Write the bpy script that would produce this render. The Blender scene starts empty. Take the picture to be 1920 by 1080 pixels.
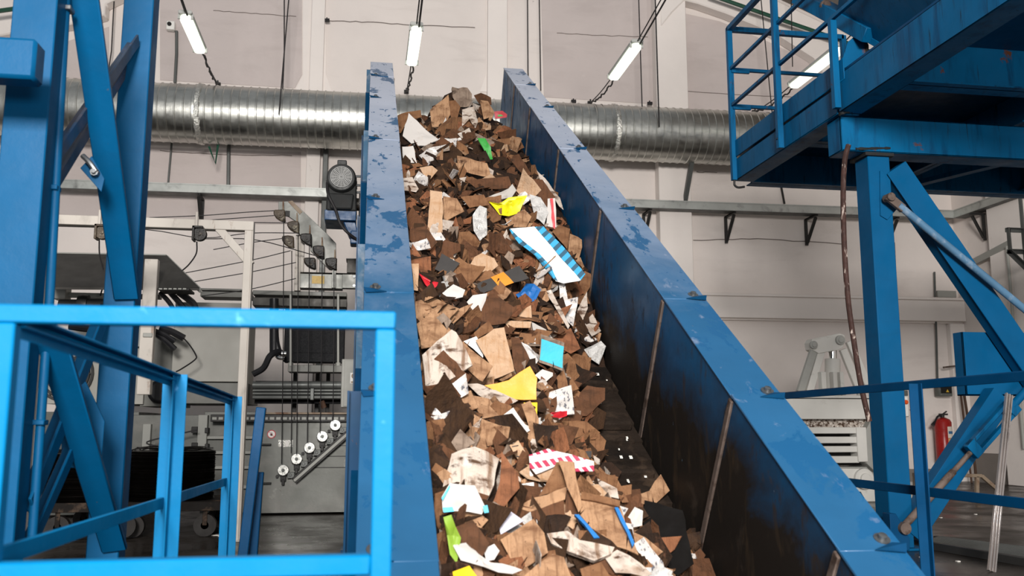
import bpy, bmesh, math, random
from math import radians, sin, cos, pi, tan, atan, atan2, sqrt
from mathutils import Vector, Matrix, noise
V = Vector
scn = bpy.context.scene
COL = scn.collection
R = random.Random(7)

# ------------------------------------------------------------------ camera, world, lights, exposure
FPX, CH, PITCH, YAW = 1700.0, 0.95, radians(8.7), radians(9.25)
FW = V((sin(YAW)*cos(PITCH), cos(YAW)*cos(PITCH), sin(PITCH)))
RT = V((cos(YAW), -sin(YAW), 0)); UP = RT.cross(FW)
CAM = V((0, 0, CH))
cd = bpy.data.cameras.new('camera'); cam = bpy.data.objects.new('camera', cd); COL.objects.link(cam)
cam.matrix_world = Matrix(((RT.x, UP.x, -FW.x, CAM.x), (RT.y, UP.y, -FW.y, CAM.y), (RT.z, UP.z, -FW.z, CAM.z), (0, 0, 0, 1)))
cd.sensor_width = 36; cd.lens = FPX/1920*36; cd.clip_start = .05; cd.clip_end = 200
cd.dof.use_dof = True; cd.dof.focus_distance = 8.0; cd.dof.aperture_fstop = 3.5
scn.camera = cam
scn.view_settings.view_transform = 'Standard'; scn.view_settings.look = 'None'
scn.view_settings.gamma = 1; scn.view_settings.use_curve_mapping = False
scn.view_settings.exposure = -.5
w = bpy.data.worlds.new('world'); scn.world = w; w.use_nodes = True
bg = w.node_tree.nodes['Background']; bg.inputs[0].default_value = (.93, .96, 1, 1); bg.inputs[1].default_value = .42
def area_light(name, loc, target, sx, sy, energy, col=(1, 1, 1)):
    l = bpy.data.lights.new(name, 'AREA'); l.shape = 'RECTANGLE'; l.size = sx; l.size_y = sy; l.energy = energy; l.color = col
    o = bpy.data.objects.new(name, l); COL.objects.link(o); o.location = loc
    o.rotation_euler = (V(target)-V(loc)).to_track_quat('-Z', 'Y').to_euler(); return o
area_light('loading_bay_daylight', (-.9, -7.0, 5.0), (1.5, 9, 2.4), 3.2, 2.2, 4350, (1, .96, .92))

area_light('low_fill_light', (3.2, -6.5, 1.5), (4.5, 8, 3.4), 3.0, 1.8, 750, (1, .97, .94))  # added fill lamp with no real source, brightens the platform undersides

# ------------------------------------------------------------------ pixel (1920x1080) to world helpers
def ray(x, y): return FW + RT*((x-960)/FPX) + UP*((540-y)/FPX)
def ay(x, y, Y): d = ray(x, y); return CAM + d*(Y/d.y)
def ax(x, y, X): d = ray(x, y); return CAM + d*(X/d.x)
def az(x, y, Z): d = ray(x, y); return CAM + d*((Z-CH)/d.z)
WN = V((.024, 1, 0)); WD = 15.05
def aw(x, y, off=0): d = ray(x, y); return CAM + d*((WD-off)/d.dot(WN))     # on the back wall, off metres in front
KS, BS = .633, -1.419                                                         # plane of the conveyor's wall tops
def ap(x, y, dz=0): d = ray(x, y); return CAM + d*((BS+dz-CH)/(d.z-KS*d.y))
def proj(p):
    v = V(p)-CAM; z = v.dot(FW); return 960+FPX*v.dot(RT)/z, 540-FPX*v.dot(UP)/z

# ------------------------------------------------------------------ materials
def lin(c):
    if isinstance(c, str): c = tuple(int(c[i:i+2], 16) for i in (0, 2, 4))
    return tuple(((v/255)/12.92 if v/255 <= .04045 else ((v/255+.055)/1.055)**2.4) for v in c)+(1,)
class NT:
    def __init__(s, name):
        s.m = bpy.data.materials.new(name); s.m.use_nodes = True; s.t = s.m.node_tree; s.n = s.t.nodes; s.p = s.n['Principled BSDF']
        s.tc = s.n.new('ShaderNodeTexCoord')
    def l(s, a, b): s.t.links.new(a, b)
    def noise(s, scale, detail=4, rough=.6, dist=0, off=(0, 0, 0)):
        mp = s.n.new('ShaderNodeMapping'); s.l(s.tc.outputs['Object'], mp.inputs[0])
        mp.inputs['Location'].default_value = off
        mp.inputs['Scale'].default_value = scale if isinstance(scale, tuple) else (scale,)*3
        t = s.n.new('ShaderNodeTexNoise'); t.inputs['Scale'].default_value = 1; t.inputs['Detail'].default_value = detail
        t.inputs['Roughness'].default_value = rough; t.inputs['Distortion'].default_value = dist; s.l(mp.outputs[0], t.inputs[0]); return t.outputs[0]
    def ramp(s, src, lo, hi, a=0, b=1):
        r = s.n.new('ShaderNodeMapRange'); r.inputs[1].default_value = lo; r.inputs[2].default_value = hi; r.inputs[3].default_value = a; r.inputs[4].default_value = b
        s.l(src, r.inputs[0]); return r.outputs[0]
    def math(s, op, a, b):
        r = s.n.new('ShaderNodeMath'); r.operation = op
        for i, v in enumerate((a, b)):
            if isinstance(v, (int, float)): r.inputs[i].default_value = v
            else: s.l(v, r.inputs[i])
        return r.outputs[0]
    def mix(s, f, a, b):
        r = s.n.new('ShaderNodeMix'); r.data_type = 'RGBA'
        for i, v in ((0, f), (6, a), (7, b)):
            if isinstance(v, (int, float, tuple)): r.inputs[i].default_value = v
            else: s.l(v, r.inputs[i])
        return r.outputs[2]
    def mixf(s, f, a, b):
        r = s.n.new('ShaderNodeMix')
        for i, v in ((0, f), (2, a), (3, b)):
            if isinstance(v, (int, float)): r.inputs[i].default_value = v
            else: s.l(v, r.inputs[i])
        return r.outputs[0]
    def dot(s, vec):
        r = s.n.new('ShaderNodeVectorMath'); r.operation = 'DOT_PRODUCT'; s.l(s.tc.outputs['Object'], r.inputs[0]); r.inputs[1].default_value = vec; return r.outputs['Value']
MATS = {}
def mat(name, base, rough=.5, metal=0, var=.12, vs=2.5, layers=(), bump=0, bs=30, rvar=.1, spec=.3, emit=None, alpha=1):
    """layers: ('n', colour, scale, lo, hi[, rough]) noise blotches; ('d', colour, vec, lo, hi, amp, nscale[, rough]) stain that ends along a direction"""
    s = NT(name); b = lin(base)
    nz = s.noise(vs, 5)
    lo = tuple(max(0, c*(1-var)) for c in b[:3])+(1,); hi = tuple(min(1, c*(1+var)) for c in b[:3])+(1,)
    col = s.mix(s.ramp(nz, .3, .7), lo, hi); rg = s.ramp(s.noise(vs*2.3, 3, off=(3, 1, 7)), .3, .7, max(.02, rough-rvar), min(1, rough+rvar))
    for i, L in enumerate(layers):
        if L[0] == 'n':
            f = s.ramp(s.noise(L[2], 6, .62, .4, off=(i*5.3, i*2.1, i*3.7)), L[3], L[4]); rr = L[5] if len(L) > 5 else None
        else:
            q = s.math('ADD', s.dot(L[2]), s.math('MULTIPLY', s.math('SUBTRACT', s.noise(L[6], 6, .65, .5), .5), L[5])); f = s.ramp(q, L[3], L[4]); rr = L[7] if len(L) > 7 else None
        col = s.mix(f, col, lin(L[1]))
        if rr is not None: rg = s.mixf(f, rg, rr)
    s.l(col, s.p.inputs['Base Color']); s.l(rg, s.p.inputs['Roughness']); s.p.inputs['Metallic'].default_value = metal
    s.p.inputs['Specular IOR Level'].default_value = spec
    if bump:
        bn = s.n.new('ShaderNodeBump'); bn.inputs['Strength'].default_value = bump; bn.inputs['Distance'].default_value = .02
        s.l(s.noise(bs, 5), bn.inputs['Height']); s.l(bn.outputs[0], s.p.inputs['Normal'])
    if emit: s.p.inputs['Emission Color'].default_value = lin(emit[0]); s.p.inputs['Emission Strength'].default_value = emit[1]
    if alpha < 1: s.p.inputs['Alpha'].default_value = alpha
    MATS[name] = s.m; return s.m

# ------------------------------------------------------------------ mesh builder
def frame(d, up=(0, 0, 1)):
    d = V(d).normalized(); u = V(up)
    if abs(d.dot(u.normalized())) > .985: u = V((0, 1, 0)) if abs(d.y) < .9 else V((1, 0, 0))
    s = d.cross(u).normalized(); return d, s, s.cross(d)
class MB:
    def __init__(s): s.v = []; s.f = []
    def add(s, vs, fs):
        n = len(s.v); s.v += [V(p) for p in vs]; s.f += [tuple(i+n for i in f) for f in fs]; return s
    def box(s, x0, x1, y0, y1, z0, z1):
        return s.add([(x, y, z) for z in (z0, z1) for y in (y0, y1) for x in (x0, x1)],
                     [(0, 2, 3, 1), (4, 5, 7, 6), (0, 1, 5, 4), (2, 6, 7, 3), (0, 4, 6, 2), (1, 3, 7, 5)])
    def hexa(s, p): return s.add(p, [(0, 2, 3, 1), (4, 5, 7, 6), (0, 1, 5, 4), (2, 6, 7, 3), (0, 4, 6, 2), (1, 3, 7, 5)])
    def prism(s, pts, vec):
        pts = [V(p) for p in pts]; n = len(pts); vec = V(vec)
        return s.add(pts+[p+vec for p in pts], [tuple(range(n))[::-1], tuple(range(n, 2*n))]+[(i, (i+1) % n, (i+1) % n+n, i+n) for i in range(n)])
    def sect(s, p0, p1, pts, up=(0, 0, 1)):
        """extrude a 2-D section (side, up) from p0 to p1"""
        p0 = V(p0); p1 = V(p1); d, a, b = frame(p1-p0, up); return s.prism([p0+a*x+b*y for x, y in pts], p1-p0)
    def bar(s, p0, p1, w, h, up=(0, 0, 1)): return s.sect(p0, p1, [(-w/2, -h/2), (w/2, -h/2), (w/2, h/2), (-w/2, h/2)], up)
    def angle(s, p0, p1, w, t, up=(0, 0, 1), fl=1):
        return s.sect(p0, p1, [(0, 0), (w*fl, 0), (w*fl, t), (t*fl, t), (t*fl, w), (0, w)], up)
    def chan(s, p0, p1, w, h, t, up=(0, 0, 1)):
        return s.sect(p0, p1, [(-w/2, -h/2), (w/2, -h/2), (w/2, -h/2+t), (-w/2+t, -h/2+t), (-w/2+t, h/2-t), (w/2, h/2-t), (w/2, h/2), (-w/2, h/2)], up)
    def ibeam(s, p0, p1, w, h, t, up=(0, 0, 1)):
        a, c = w/2, h/2; u = t/2
        return s.sect(p0, p1, [(-a, -c), (a, -c), (a, -c+t), (u, -c+t), (u, c-t), (a, c-t), (a, c), (-a, c), (-a, c-t), (-u, c-t), (-u, -c+t), (-a, -c+t)], up)
    def tube(s, pts, r, n=8, closed=False):
        pts = [V(p) for p in pts]; m = len(pts); rs = r if isinstance(r, (list, tuple)) else [r]*m
        vs = []; a = None
        for i in range(m):
            d = (pts[min(i+1, m-1)]-pts[max(i-1, 0)]); d = d.normalized() if d.length > 1e-9 else V((0, 0, 1))
            if a is None: _, a, _ = frame(d)
            a = (a-d*a.dot(d)).normalized(); b = d.cross(a)
            for k in range(n): t = 2*pi*k/n; vs.append(pts[i]+(a*cos(t)+b*sin(t))*rs[i])
        fs = [(i*n+k, i*n+(k+1) % n, (i+1)*n+(k+1) % n, (i+1)*n+k) for i in range(m-1) for k in range(n)]
        return s.add(vs, fs+[tuple(range(n))[::-1], tuple(range((m-1)*n, m*n))])
    def lathe(s, p0, axis, prof, n=24, up=(0, 0, 1)):
        d, a, b = frame(axis, up); p0 = V(p0); m = len(prof)
        vs = [p0+d*t+(a*cos(2*pi*k/n)+b*sin(2*pi*k/n))*max(r, .0004) for t, r in prof for k in range(n)]
        fs = [(i*n+k, i*n+(k+1) % n, (i+1)*n+(k+1) % n, (i+1)*n+k) for i in range(m-1) for k in range(n)]
        return s.add(vs, fs+[tuple(range(n))[::-1], tuple(range((m-1)*n, m*n))])
    def cyl(s, p0, p1, r, n=20, r2=None):
        p0 = V(p0); p1 = V(p1); return s.lathe(p0, p1-p0, [(0, r), ((p1-p0).length, r if r2 is None else r2)], n)
    def ring(s, c, axis, r0, r1, h, n=28):
        s.lathe(c, axis, [(0, r0), (0, r1), (h, r1), (h, r0), (0, r0)], n); del s.f[-2:]; return s
    def build(s, name, m, parent=None, bevel=0, smooth=True, org=None, seg=1):
        if parent is not None: o0 = ORG[parent.name]
        elif org is not None: o0 = V(org)
        else:
            xs = [p.x for p in s.v]; ys = [p.y for p in s.v]; o0 = V(((min(xs)+max(xs))/2, (min(ys)+max(ys))/2, min(p.z for p in s.v)))
        me = bpy.data.meshes.new(name); me.from_pydata([p-o0 for p in s.v], [], s.f)
        bm = bmesh.new(); bm.from_mesh(me); bmesh.ops.recalc_face_normals(bm, faces=bm.faces[:]); bm.to_mesh(me); bm.free()
        me.materials.append(MATS[m] if isinstance(m, str) else m)
        if smooth:
            me.polygons.foreach_set('use_smooth', [True]*len(me.polygons)); me.set_sharp_from_angle(angle=radians(35))
        o = bpy.data.objects.new(name, me); COL.objects.link(o); ORG[o.name] = o0
        if parent is not None: o.parent = parent
        else: o.location = o0
        if bevel:
            b = o.modifiers.new('bevel', 'BEVEL'); b.width = bevel; b.segments = seg; b.limit_method = 'ANGLE'; b.harden_normals = False
        return o
ORG = {}
def tag(o, label=None, cat=None, group=None, kind=None):
    for k, v in (('label', label), ('category', cat), ('group', group), ('kind', kind)):
        if v: o[k] = v
    return o
def thing(name, loc, label, cat, group=None):
    o = bpy.data.objects.new(name, None); COL.objects.link(o); o.location = loc; o.empty_display_size = .1; ORG[o.name] = V(loc); return tag(o, label, cat, group)
def struct(o): o['kind'] = 'structure'; return o
def lerp(a, b, t): return a+(b-a)*t
def sag(p0, p1, drop, n=12):
    p0 = V(p0); p1 = V(p1); return [p0.lerp(p1, i/n)-V((0, 0, drop*4*(i/n)*(1-i/n))) for i in range(n+1)]
def spline(pts, n=6):
    pts = [V(p) for p in pts]; q = [pts[0]*2-pts[1]]+pts+[pts[-1]*2-pts[-2]]; out = []
    for i in range(1, len(q)-2):
        for k in range(n):
            t = k/n; a, b, c, d = q[i-1], q[i], q[i+1], q[i+2]
            out.append(.5*((2*b)+(c-a)*t+(2*a-5*b+4*c-d)*t*t+(3*b-a-3*c+d)*t**3))
    return out+[pts[-1]]
# ------------------------------------------------------------------ palette
RUST = ('n', '5a3a28', 9, .66, .72, .8)
mat('wall_plaster', 'ddd4ce', .85, var=.05, vs=.7, layers=[('n', 'c9bfb9', (.5, .5, 1.6), .55, .8), ('n', '9a8f88', (6, 6, 9), .72, .8)], bump=.25, bs=9)
mat('wall_plaster_grey', 'c3b8b4', .88, var=.05, vs=.8, layers=[('n', 'b5aaa6', (.6, .6, 2), .5, .75), ('n', 'cfc5c0', 3, .66, .8)], bump=.35, bs=7)
mat('wall_white_paint', 'e4dcd6', .8, var=.04, vs=1, layers=[('n', 'aaa097', (7, 7, 3), .7, .8)], bump=.12, bs=14)
mat('crack', '6d635d', .9)
mat('roof_concrete', '7c756f', .9, var=.1, vs=1.2, bump=.2)
mat('floor_concrete', '332e2a', .38, spec=.15, var=.3, vs=.9, layers=[('n', '1f1b18', 1.1, .42, .62, .2), ('n', '544d46', (.5, 2.2, 1), .6, .78, .6), ('n', '24201d', 3.2, .62, .74, .2)], bump=.06, bs=12, rvar=.15)
mat('pit_concrete', '3b3632', .8, var=.3)
mat('blue_frame', '004a73', .5, spec=0.15, var=.12, vs=2, layers=[('n', '04456b', (1.5, 1.5, 5), .55, .8), ('n', '4b4640', (16, 16, 7), .70, .74, .8), ('n', '7a4a30', 7, .76, .79, .8)], bump=.05)
mat('blue_rail', '006ea2', .42, spec=0.15, var=.08, vs=3, layers=[('n', '086ba5', 5, .6, .8), ('n', '5fa9dc', 11, .66, .8)], bump=.04)
mat('blue_dark', '003a60', .5, spec=0.15, var=.2, vs=2.5, layers=[('n', '123a58', 6, .58, .75), ('n', '5a4636', 15, .7, .75, .8)], bump=.05)
mat('blue_platform', '00527c', .5, spec=0.15, var=.15, vs=1.5, layers=[('n', '02395c', (9, 9, 1.2), .52, .70), ('n', '141f26', (30, 30, 2.2), .62, .72, .6), ('n', '5a3624', (5, 5, 4), .66, .70, .8), ('n', '9ab8c8', 22, .76, .79)], bump=.06)
mat('brace_dull', '3b4656', .34, var=.3, vs=3, layers=[('n', '5d5560', (3, 3, 6), .5, .7), ('n', '1a4f7d', 3, .56, .7)], metal=.2)
NV = (0, -.535, .845)
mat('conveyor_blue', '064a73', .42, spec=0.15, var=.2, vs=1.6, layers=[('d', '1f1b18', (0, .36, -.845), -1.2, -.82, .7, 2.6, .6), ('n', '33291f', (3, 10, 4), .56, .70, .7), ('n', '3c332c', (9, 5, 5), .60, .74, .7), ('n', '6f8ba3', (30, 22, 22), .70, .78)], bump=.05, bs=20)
mat('conveyor_outer', '043555', .4, spec=0.15, var=.2, vs=2, layers=[('n', '0a3a60', 3, .5, .7), ('n', '56402f', 12, .68, .75, .8)])
mat('flange_blue', '21547a', .5, spec=0.25, var=.09, vs=2, layers=[('d', 'b0b6c4', (0, .845, .535), .8, 6.0, 2.4, 2.2), ('n', '195079', (3.6, 2.0, 2.0), .575, .60, .25), ('n', '195079', (15, 9, 9), .625, .65, .25), ('n', '8b93a6', (7, 4, 4), .62, .8), ('n', '6a5a52', (34, 24, 24), .72, .78)], bump=.03)
mat('belt_rubber', '251e19', .8, spec=.1, var=.4, vs=3, layers=[('n', '43362c', 5, .52, .72), ('n', '151210', 2, .5, .7)], bump=.4, bs=25)
mat('weld_rust', '5d5049', .7, var=.3, vs=8, layers=[('n', '3a2d26', 12, .5, .65)])
mat('bolt_steel', '777a7c', .4, metal=.8, layers=[('n', '4a3a30', 30, .55, .7)])
mat('galvanised', 'c4c4be', .34, metal=1, var=.12, vs=3, layers=[('n', 'a9aaa5', (2, 6, 6), .5, .7)], bump=.06, bs=16, rvar=.06)
mat('foil_tape', 'd4d3cc', .3, metal=.9, var=.2, vs=14, bump=.9, bs=34)
mat('tray_steel', 'a8aaa6', .42, metal=.55, var=.14, vs=2, layers=[('n', '7c7d7a', 5, .55, .75)])
mat('dark_steel', '2e2d2c', .55, metal=.15, var=.2)
mat('grey_steel', '5e605e', .5, metal=.35, var=.15)
mat('machine_grey', '696964', .5, var=.1, vs=1.4, layers=[('n', '7d7d78', (1.2, 1.2, 3), .5, .75), ('n', '4c453f', (14, 14, 5), .68, .76)], bump=.04)
mat('machine_plate', '5f605c', .42, metal=.25, var=.14, vs=1.8, layers=[('n', '6b6a66', (2, 2, 4), .5, .7), ('n', '40382f', (12, 12, 4), .68, .75), ('n', 'a5a5a0', 3, .62, .8)], bump=.04)
mat('machine_white', '98968f', .5, var=.05, vs=1.5, layers=[('n', 'a9a49b', (2, 2, 5), .58, .8), ('n', '6c6054', 18, .72, .77)])
mat('machine_pale', '969690', .5, var=.07, vs=1.5, layers=[('n', '98978f', (3, 3, 6), .56, .8)])
mat('hood_dark', '403e3b', .5, spec=.15, var=.2, layers=[('n', '34312e', 2, .5, .7)], metal=.3)
mat('post_white', 'bdb6ad', .55, var=.06, vs=2, layers=[('n', '7b5b45', (12, 12, 4), .60, .72), ('n', '8f8a83', (5, 5, 2), .55, .75)])
mat('grease_black', '1f1c1a', .35, var=.4, vs=9, layers=[('n', '5a4d40', 16, .56, .7)], bump=.4, bs=40)
mat('grease_brown', '4b4034', .5, var=.4, vs=9, layers=[('n', '8d8674', 12, .55, .7)], bump=.3, bs=40)
mat('black_rubber', '17171a', .45, var=.2)
mat('black_core', '101114', .55, spec=.15, var=.2, vs=30, bump=.3, bs=80)
mat('chrome', 'd6d6d4', .13, metal=1, var=.05)
mat('disc_steel', 'b4b4b0', .28, metal=.85, var=.1, vs=20)
mat('coil_wire', '1c1917', .38, metal=.75, var=.3, vs=6)
mat('wheel_rubber', '1f1c1a', .6, var=.3, vs=6)
mat('trolley', '1c1917', .7, spec=.1, var=.3, vs=4, layers=[('n', '5b4a3d', 5, .55, .7)])
mat('motor_grey', '2b2c2c', .5, metal=.1, var=.2, vs=6, layers=[('n', '2c2b2a', 8, .5, .7)])
mat('motor_guard', '8c8c8a', .5, var=.1, vs=6)
mat('press_white', 'cfcdc7', .48, var=.05, vs=2, layers=[('n', 'a7a39a', (3, 3, 7), .6, .8), ('n', '5d4f42', (14, 14, 14), .72, .77)])
mat('press_grey', '9b9b96', .5, var=.1, vs=3)
mat('paper_bale', 'b7aca2', .85, var=.5, vs=18, layers=[('n', '4e3b2e', 24, .5, .56), ('n', 'e8e2da', 30, .58, .62), ('n', '97684a', 17, .64, .68)], bump=1, bs=40)
mat('switch_white', 'e6e4de', .4, var=.03)
mat('orange_knob', 'e2571c', .4)
mat('switch_grey', '5a5c58', .5, layers=[('n', '8d8c82', 20, .6, .7)])
mat('label_black', '1d1c1a', .4)
mat('label_yellow', 'c9a53a', .5)
mat('ext_red', '8f1a16', .3, var=.12, vs=5)
mat('ext_label', 'd9d2c6', .5)
mat('ext_tan', 'c79a6a', .5)
mat('ext_blue', '3f6b94', .5)
mat('sign_white', 'dcd9d4', .5, var=.04)
mat('sign_red', 'b02030', .5)
mat('sticker_yellow', 'c2a566', .6, var=.2, vs=20)
mat('paper_scrap', 'd9d6ce', .6)
mat('rope_brown', '38241f', .75, var=.4, vs=16, layers=[('n', 'b9aaa0', (30, 30, 9), .60, .68)])
mat('fixture_grey', 'a9aaa6', .5)
mat('lamp_diffuser', 'f4f6ea', .3, emit=('f6ffe8', 2.6))
mat('green_pipe', '1d4a38', .45)
mat('cord_black', '232122', .6)
mat('alu_profile', 'b6aeaa', .3, metal=.8, var=.12, layers=[('n', '6d625d', (8, 8, 3), .55, .7)])
mat('rust_tube', '8a7a68', .6, var=.2, layers=[('n', '6a4a36', 6, .5, .68)])
mat('dark_recess', '161412', .8)
mat('blue_dusty', '4b6d88', .4, var=.15, vs=4, layers=[('n', '8f98a4', 7, .5, .7)])
mat('blue_motor', '173f66', .42, var=.25, vs=6)
mat('cap_dark', '1a1c1d', .7, var=.3, vs=8, layers=[('n', '3b2a20', 8, .6, .7)])
mat('wood_dark', '4b3528', .7, var=.2)
# ------------------------------------------------------------------ the setting
UX = V((1, -.024, 0)).normalized(); NY = V((.024, 1, 0)).normalized()       # along the wall, into the wall
def wp(u, z, off=0): return V((0, WD-off, 0)) + UX*u + V((0, 0, z))
def wuz(px, py, off=0): p = aw(px, py, off); return p.dot(UX)-V((0, WD, 0)).dot(UX), p.z
def wbox(mb, u0, u1, z0, z1, o0, o1):
    return mb.hexa([wp(u, z, o) for z in (z0, z1) for o in (o1, o0) for u in (u0, u1)])
def wtube(mb, pix, r, off=.03, n=6): return mb.tube([aw(x, y, off) for x, y in pix], r, n)
UC = wuz(1800, 600)[0]                                                        # corner with the right wall
m = MB(); wbox(m, -9, UC+.3, -.2, 9.6, -.3, 0); struct(m.build('wall_back', 'wall_plaster'))
XR = wp(UC, 0).x
m = MB(); m.box(XR, XR+.3, 2.0, 15.2, -.2, 9.6); struct(m.build('wall_right', 'wall_plaster'))
# floor with the loading pit the conveyor rises from
m = MB(); m.box(-9, -.42, -3, 15.2, -.2, 0); m.box(2.35, XR+.2, -3, 15.2, -.2, 0); m.box(-.42, 2.35, 4.7, 15.2, -.2, 0); m.box(-.42, 2.35, -3, -.9, -.2, 0)
struct(m.build('floor', 'floor_concrete'))
m = MB(); m.box(-.42, 2.35, -.9, 4.7, -2.2, -2.0); struct(m.build('floor_pit', 'pit_concrete'))
m = MB(); m.box(-.52, -.42, -1, 4.8, -2.1, -.2); m.box(2.35, 2.45, -1, 4.8, -2.1, -.2); m.box(-.42, 2.35, 4.7, 4.8, -2.1, -.2); m.box(-.42, 2.35, -1, -.9, -2.1, -.2)
struct(m.build('trim_pit', 'pit_concrete'))
# pilasters
def pil(n, x0, x1, y0, y1, d=.16, mt='wall_white_paint', z0=None, z1=None):
    u0, za = wuz(x0, y1); u1, zb = wuz(x1, y0)
    m = MB(); wbox(m, u0, u1, za if z0 is None else z0, zb if z1 is None else z1, 0, d); return struct(m.build(n, mt, bevel=.01))
pil('trim_pilaster_1', 568, 611, 0, 500, .10, z0=0, z1=9.5)
pil('trim_pilaster_2', 911, 950, 0, 500, .10, z0=0, z1=9.5)
pil('trim_pilaster_3', 1232, 1277, 0, 500, .22, z0=0, z1=9.5)
# flared plaster foot of the two painted pilasters, just above the duct
for k, (xa, xb, xc, xd) in enumerate(((552, 568, 611, 622), (900, 911, 950, 962))):
    m = MB(); m.prism([aw(xa, 172, .02), aw(xd, 172, .02), aw(xc, 140, .02), aw(xc, 0, .02), aw(xb, 0, .02), aw(xb, 140, .02)], NY*.018); struct(m.build('trim_flare_%d' % (k+1), 'wall_white_paint'))
# greyer plaster fields between the pilasters
def field(n, pts, mt='wall_plaster_grey', off=.012): m = MB(); m.prism([aw(x, y, off) for x, y in pts], NY*(off-.001)); return struct(m.build(n, mt))
field('trim_field_1', [(300, -150), (566, -150), (566, 140), (553, 165), (300, 150)])
field('trim_field_2', [(100, 270), (564, 285), (564, 420), (100, 420)])
field('trim_field_3', [(1010, -150), (1218, -150), (1232, 30), (1232, 195), (1150, 190), (1020, 182)])
field('trim_field_4', [(1270, 22), (1350, 40), (1440, 78), (1530, 120), (1530, 216), (1287, 204), (1270, 120)])
# rafters: sloped concrete haunch beams along the gable and the roof slab above them
def band(n, pts, depth, mt, off=0): m = MB(); m.prism([aw(x, y, off) for x, y in pts], -NY*depth); return struct(m.build(n, mt, bevel=.02))
band('trim_rafter_right', [(1232, -60), (1232, 60), (1252, 35), (1275, 12), (1300, 18), (1352, 36), (1442, 72), (1515, 118), (1535, 150), (1560, 160), (1800, 260), (1800, 170), (1560, 66), (1400, -10), (1330, -60)], .25, 'wall_white_paint')
band('trim_rafter_left', [(-80, 95), (60, 70), (140, 58), (205, 40), (206, 20), (290, -20), (330, -60), (200, -60), (60, 20), (-80, 40)], .25, 'wall_white_paint')
field('trim_field_5', [(125, 78), (204, 50), (204, 120), (195, 150), (125, 145)])
p0, p1 = aw(1330, -62), aw(1812, 172)
m = MB(); dn = V((0, 0, .2)); a, b = p0-NY*.0, p1+UX*.3; c, d = a-NY*7.5, b-NY*7.5
m.hexa([a, b, c, d, a+dn, b+dn, c+dn, d+dn]); struct(m.build('ceiling', 'roof_concrete'))
# cracks and board joints that run along the plaster
m = MB()
for pts in ([(400, 20), (480, 26), (566, 32)], [(612, 38), (700, 42), (790, 48), (905, 52)], [(1044, 62), (1120, 66), (1228, 70)], [(300, 283), (420, 290), (566, 292)], [(1300, 450), (1420, 448), (1600, 458)], [(1290, 172), (1520, 184)], [(1306, 322), (1350, 324)]):
    q = []
    for i in range(len(pts)-1):
        for k in range(8): q.append((lerp(pts[i][0], pts[i+1][0], k/8), lerp(pts[i][1], pts[i+1][1], k/8)+R.uniform(-1, 1)))
    m.tube([aw(x, y, .014) for x, y in q], .006, 4)
struct(m.build('trim_cracks', 'crack'))
# ledge beam low on the right part of the wall, and the wall post it ends at
u0, za = wuz(680, 596); u1, zb = wuz(1797, 560); za = wuz(1330, 597)[1]; zb = wuz(1330, 557)[1]
m = MB(); wbox(m, u0, u1, za, zb, 0, .17); wbox(m, u0, u1, zb, zb+.05, 0, .2); wbox(m, u0, u1, za-.03, za, 0, .08); struct(m.build('trim_ledge', 'wall_white_paint', bevel=.008))
ul, _ = wuz(1780, 700); ur, _ = wuz(1812, 700)
m = MB(); wbox(m, ul, UC, 0, za-.03, 0, .12); struct(m.build('trim_post_corner', 'wall_white_paint', bevel=.01))
m = MB(); wbox(m, wuz(1277, 500)[0], UC, 0, .22, 0, .04); struct(m.build('baseboard_back', 'roof_concrete'))
m = MB(); m.box(XR-.04, XR, 4, 15, 0, .5); struct(m.build('baseboard_right', 'roof_concrete'))
# grey steel column on the wall behind the gear motor
pil('trim_steel_column', 600, 617, 270, 500, .2, 'grey_steel', z0=0, z1=wuz(600, 262)[1])
# right wall: shallow white pilasters
for n, y0, y1 in (('trim_pilaster_4', 12.9, 13.7), ('trim_pilaster_5', 10.2, 11.0)):
    m = MB(); m.box(XR-.14, XR, y0, y1, 0, 8); struct(m.build(n, 'wall_white_paint', bevel=.01))

# ------------------------------------------------------------------ services on the wall
# ribbed spiral duct
DA, DB = aw(-150, 212, .62), aw(1560, 264, .62)
dc0, dc1 = aw(290, 212, .62), aw(1360, 257, .62)
dz_ = (dc0.z+dc1.z)/2; DR = .46
def dpt(u): q = wp(u, dz_, .62); return q
U0, U1 = wuz(-160, 210, .62)[0], UC-.35
cu = [wuz(377, 215, .62)[0], wuz(1147, 245, .62)[0]]
duct = thing('ventilation_duct', dpt(U0), 'long galvanised spiral air duct running along the back wall', 'duct')
def ductsec(ua, ub):
    m = MB(); prof = []; t = 0; L = ub-ua
    while t < L-.13:
        prof += [(t, DR), (t+.104, DR), (t+.112, DR+.011), (t+.122, DR+.011)]; t += .13
    prof += [(L, DR)]; m.lathe(dpt(ua), UX, prof, 56); return m.build('duct_section', 'galvanised', duct)
ductsec(U0, cu[0]); ductsec(cu[0], cu[1]); ductsec(cu[1], U1)
for u in cu:
    m = MB(); prof = [(-.045, DR), (-.03, DR+.02), (0, DR+.026), (.03, DR+.02), (.045, DR)]; m.lathe(dpt(u), UX, prof, 56)
    for i in range(len(m.v)): m.v[i] += V((R.uniform(-.008, .008), R.uniform(-.01, .01), R.uniform(-.01, .01)))
    c_ = m.build('taped_joint', 'foil_tape', duct); c_['label'] = 'crinkled foil tape joint'
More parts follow.
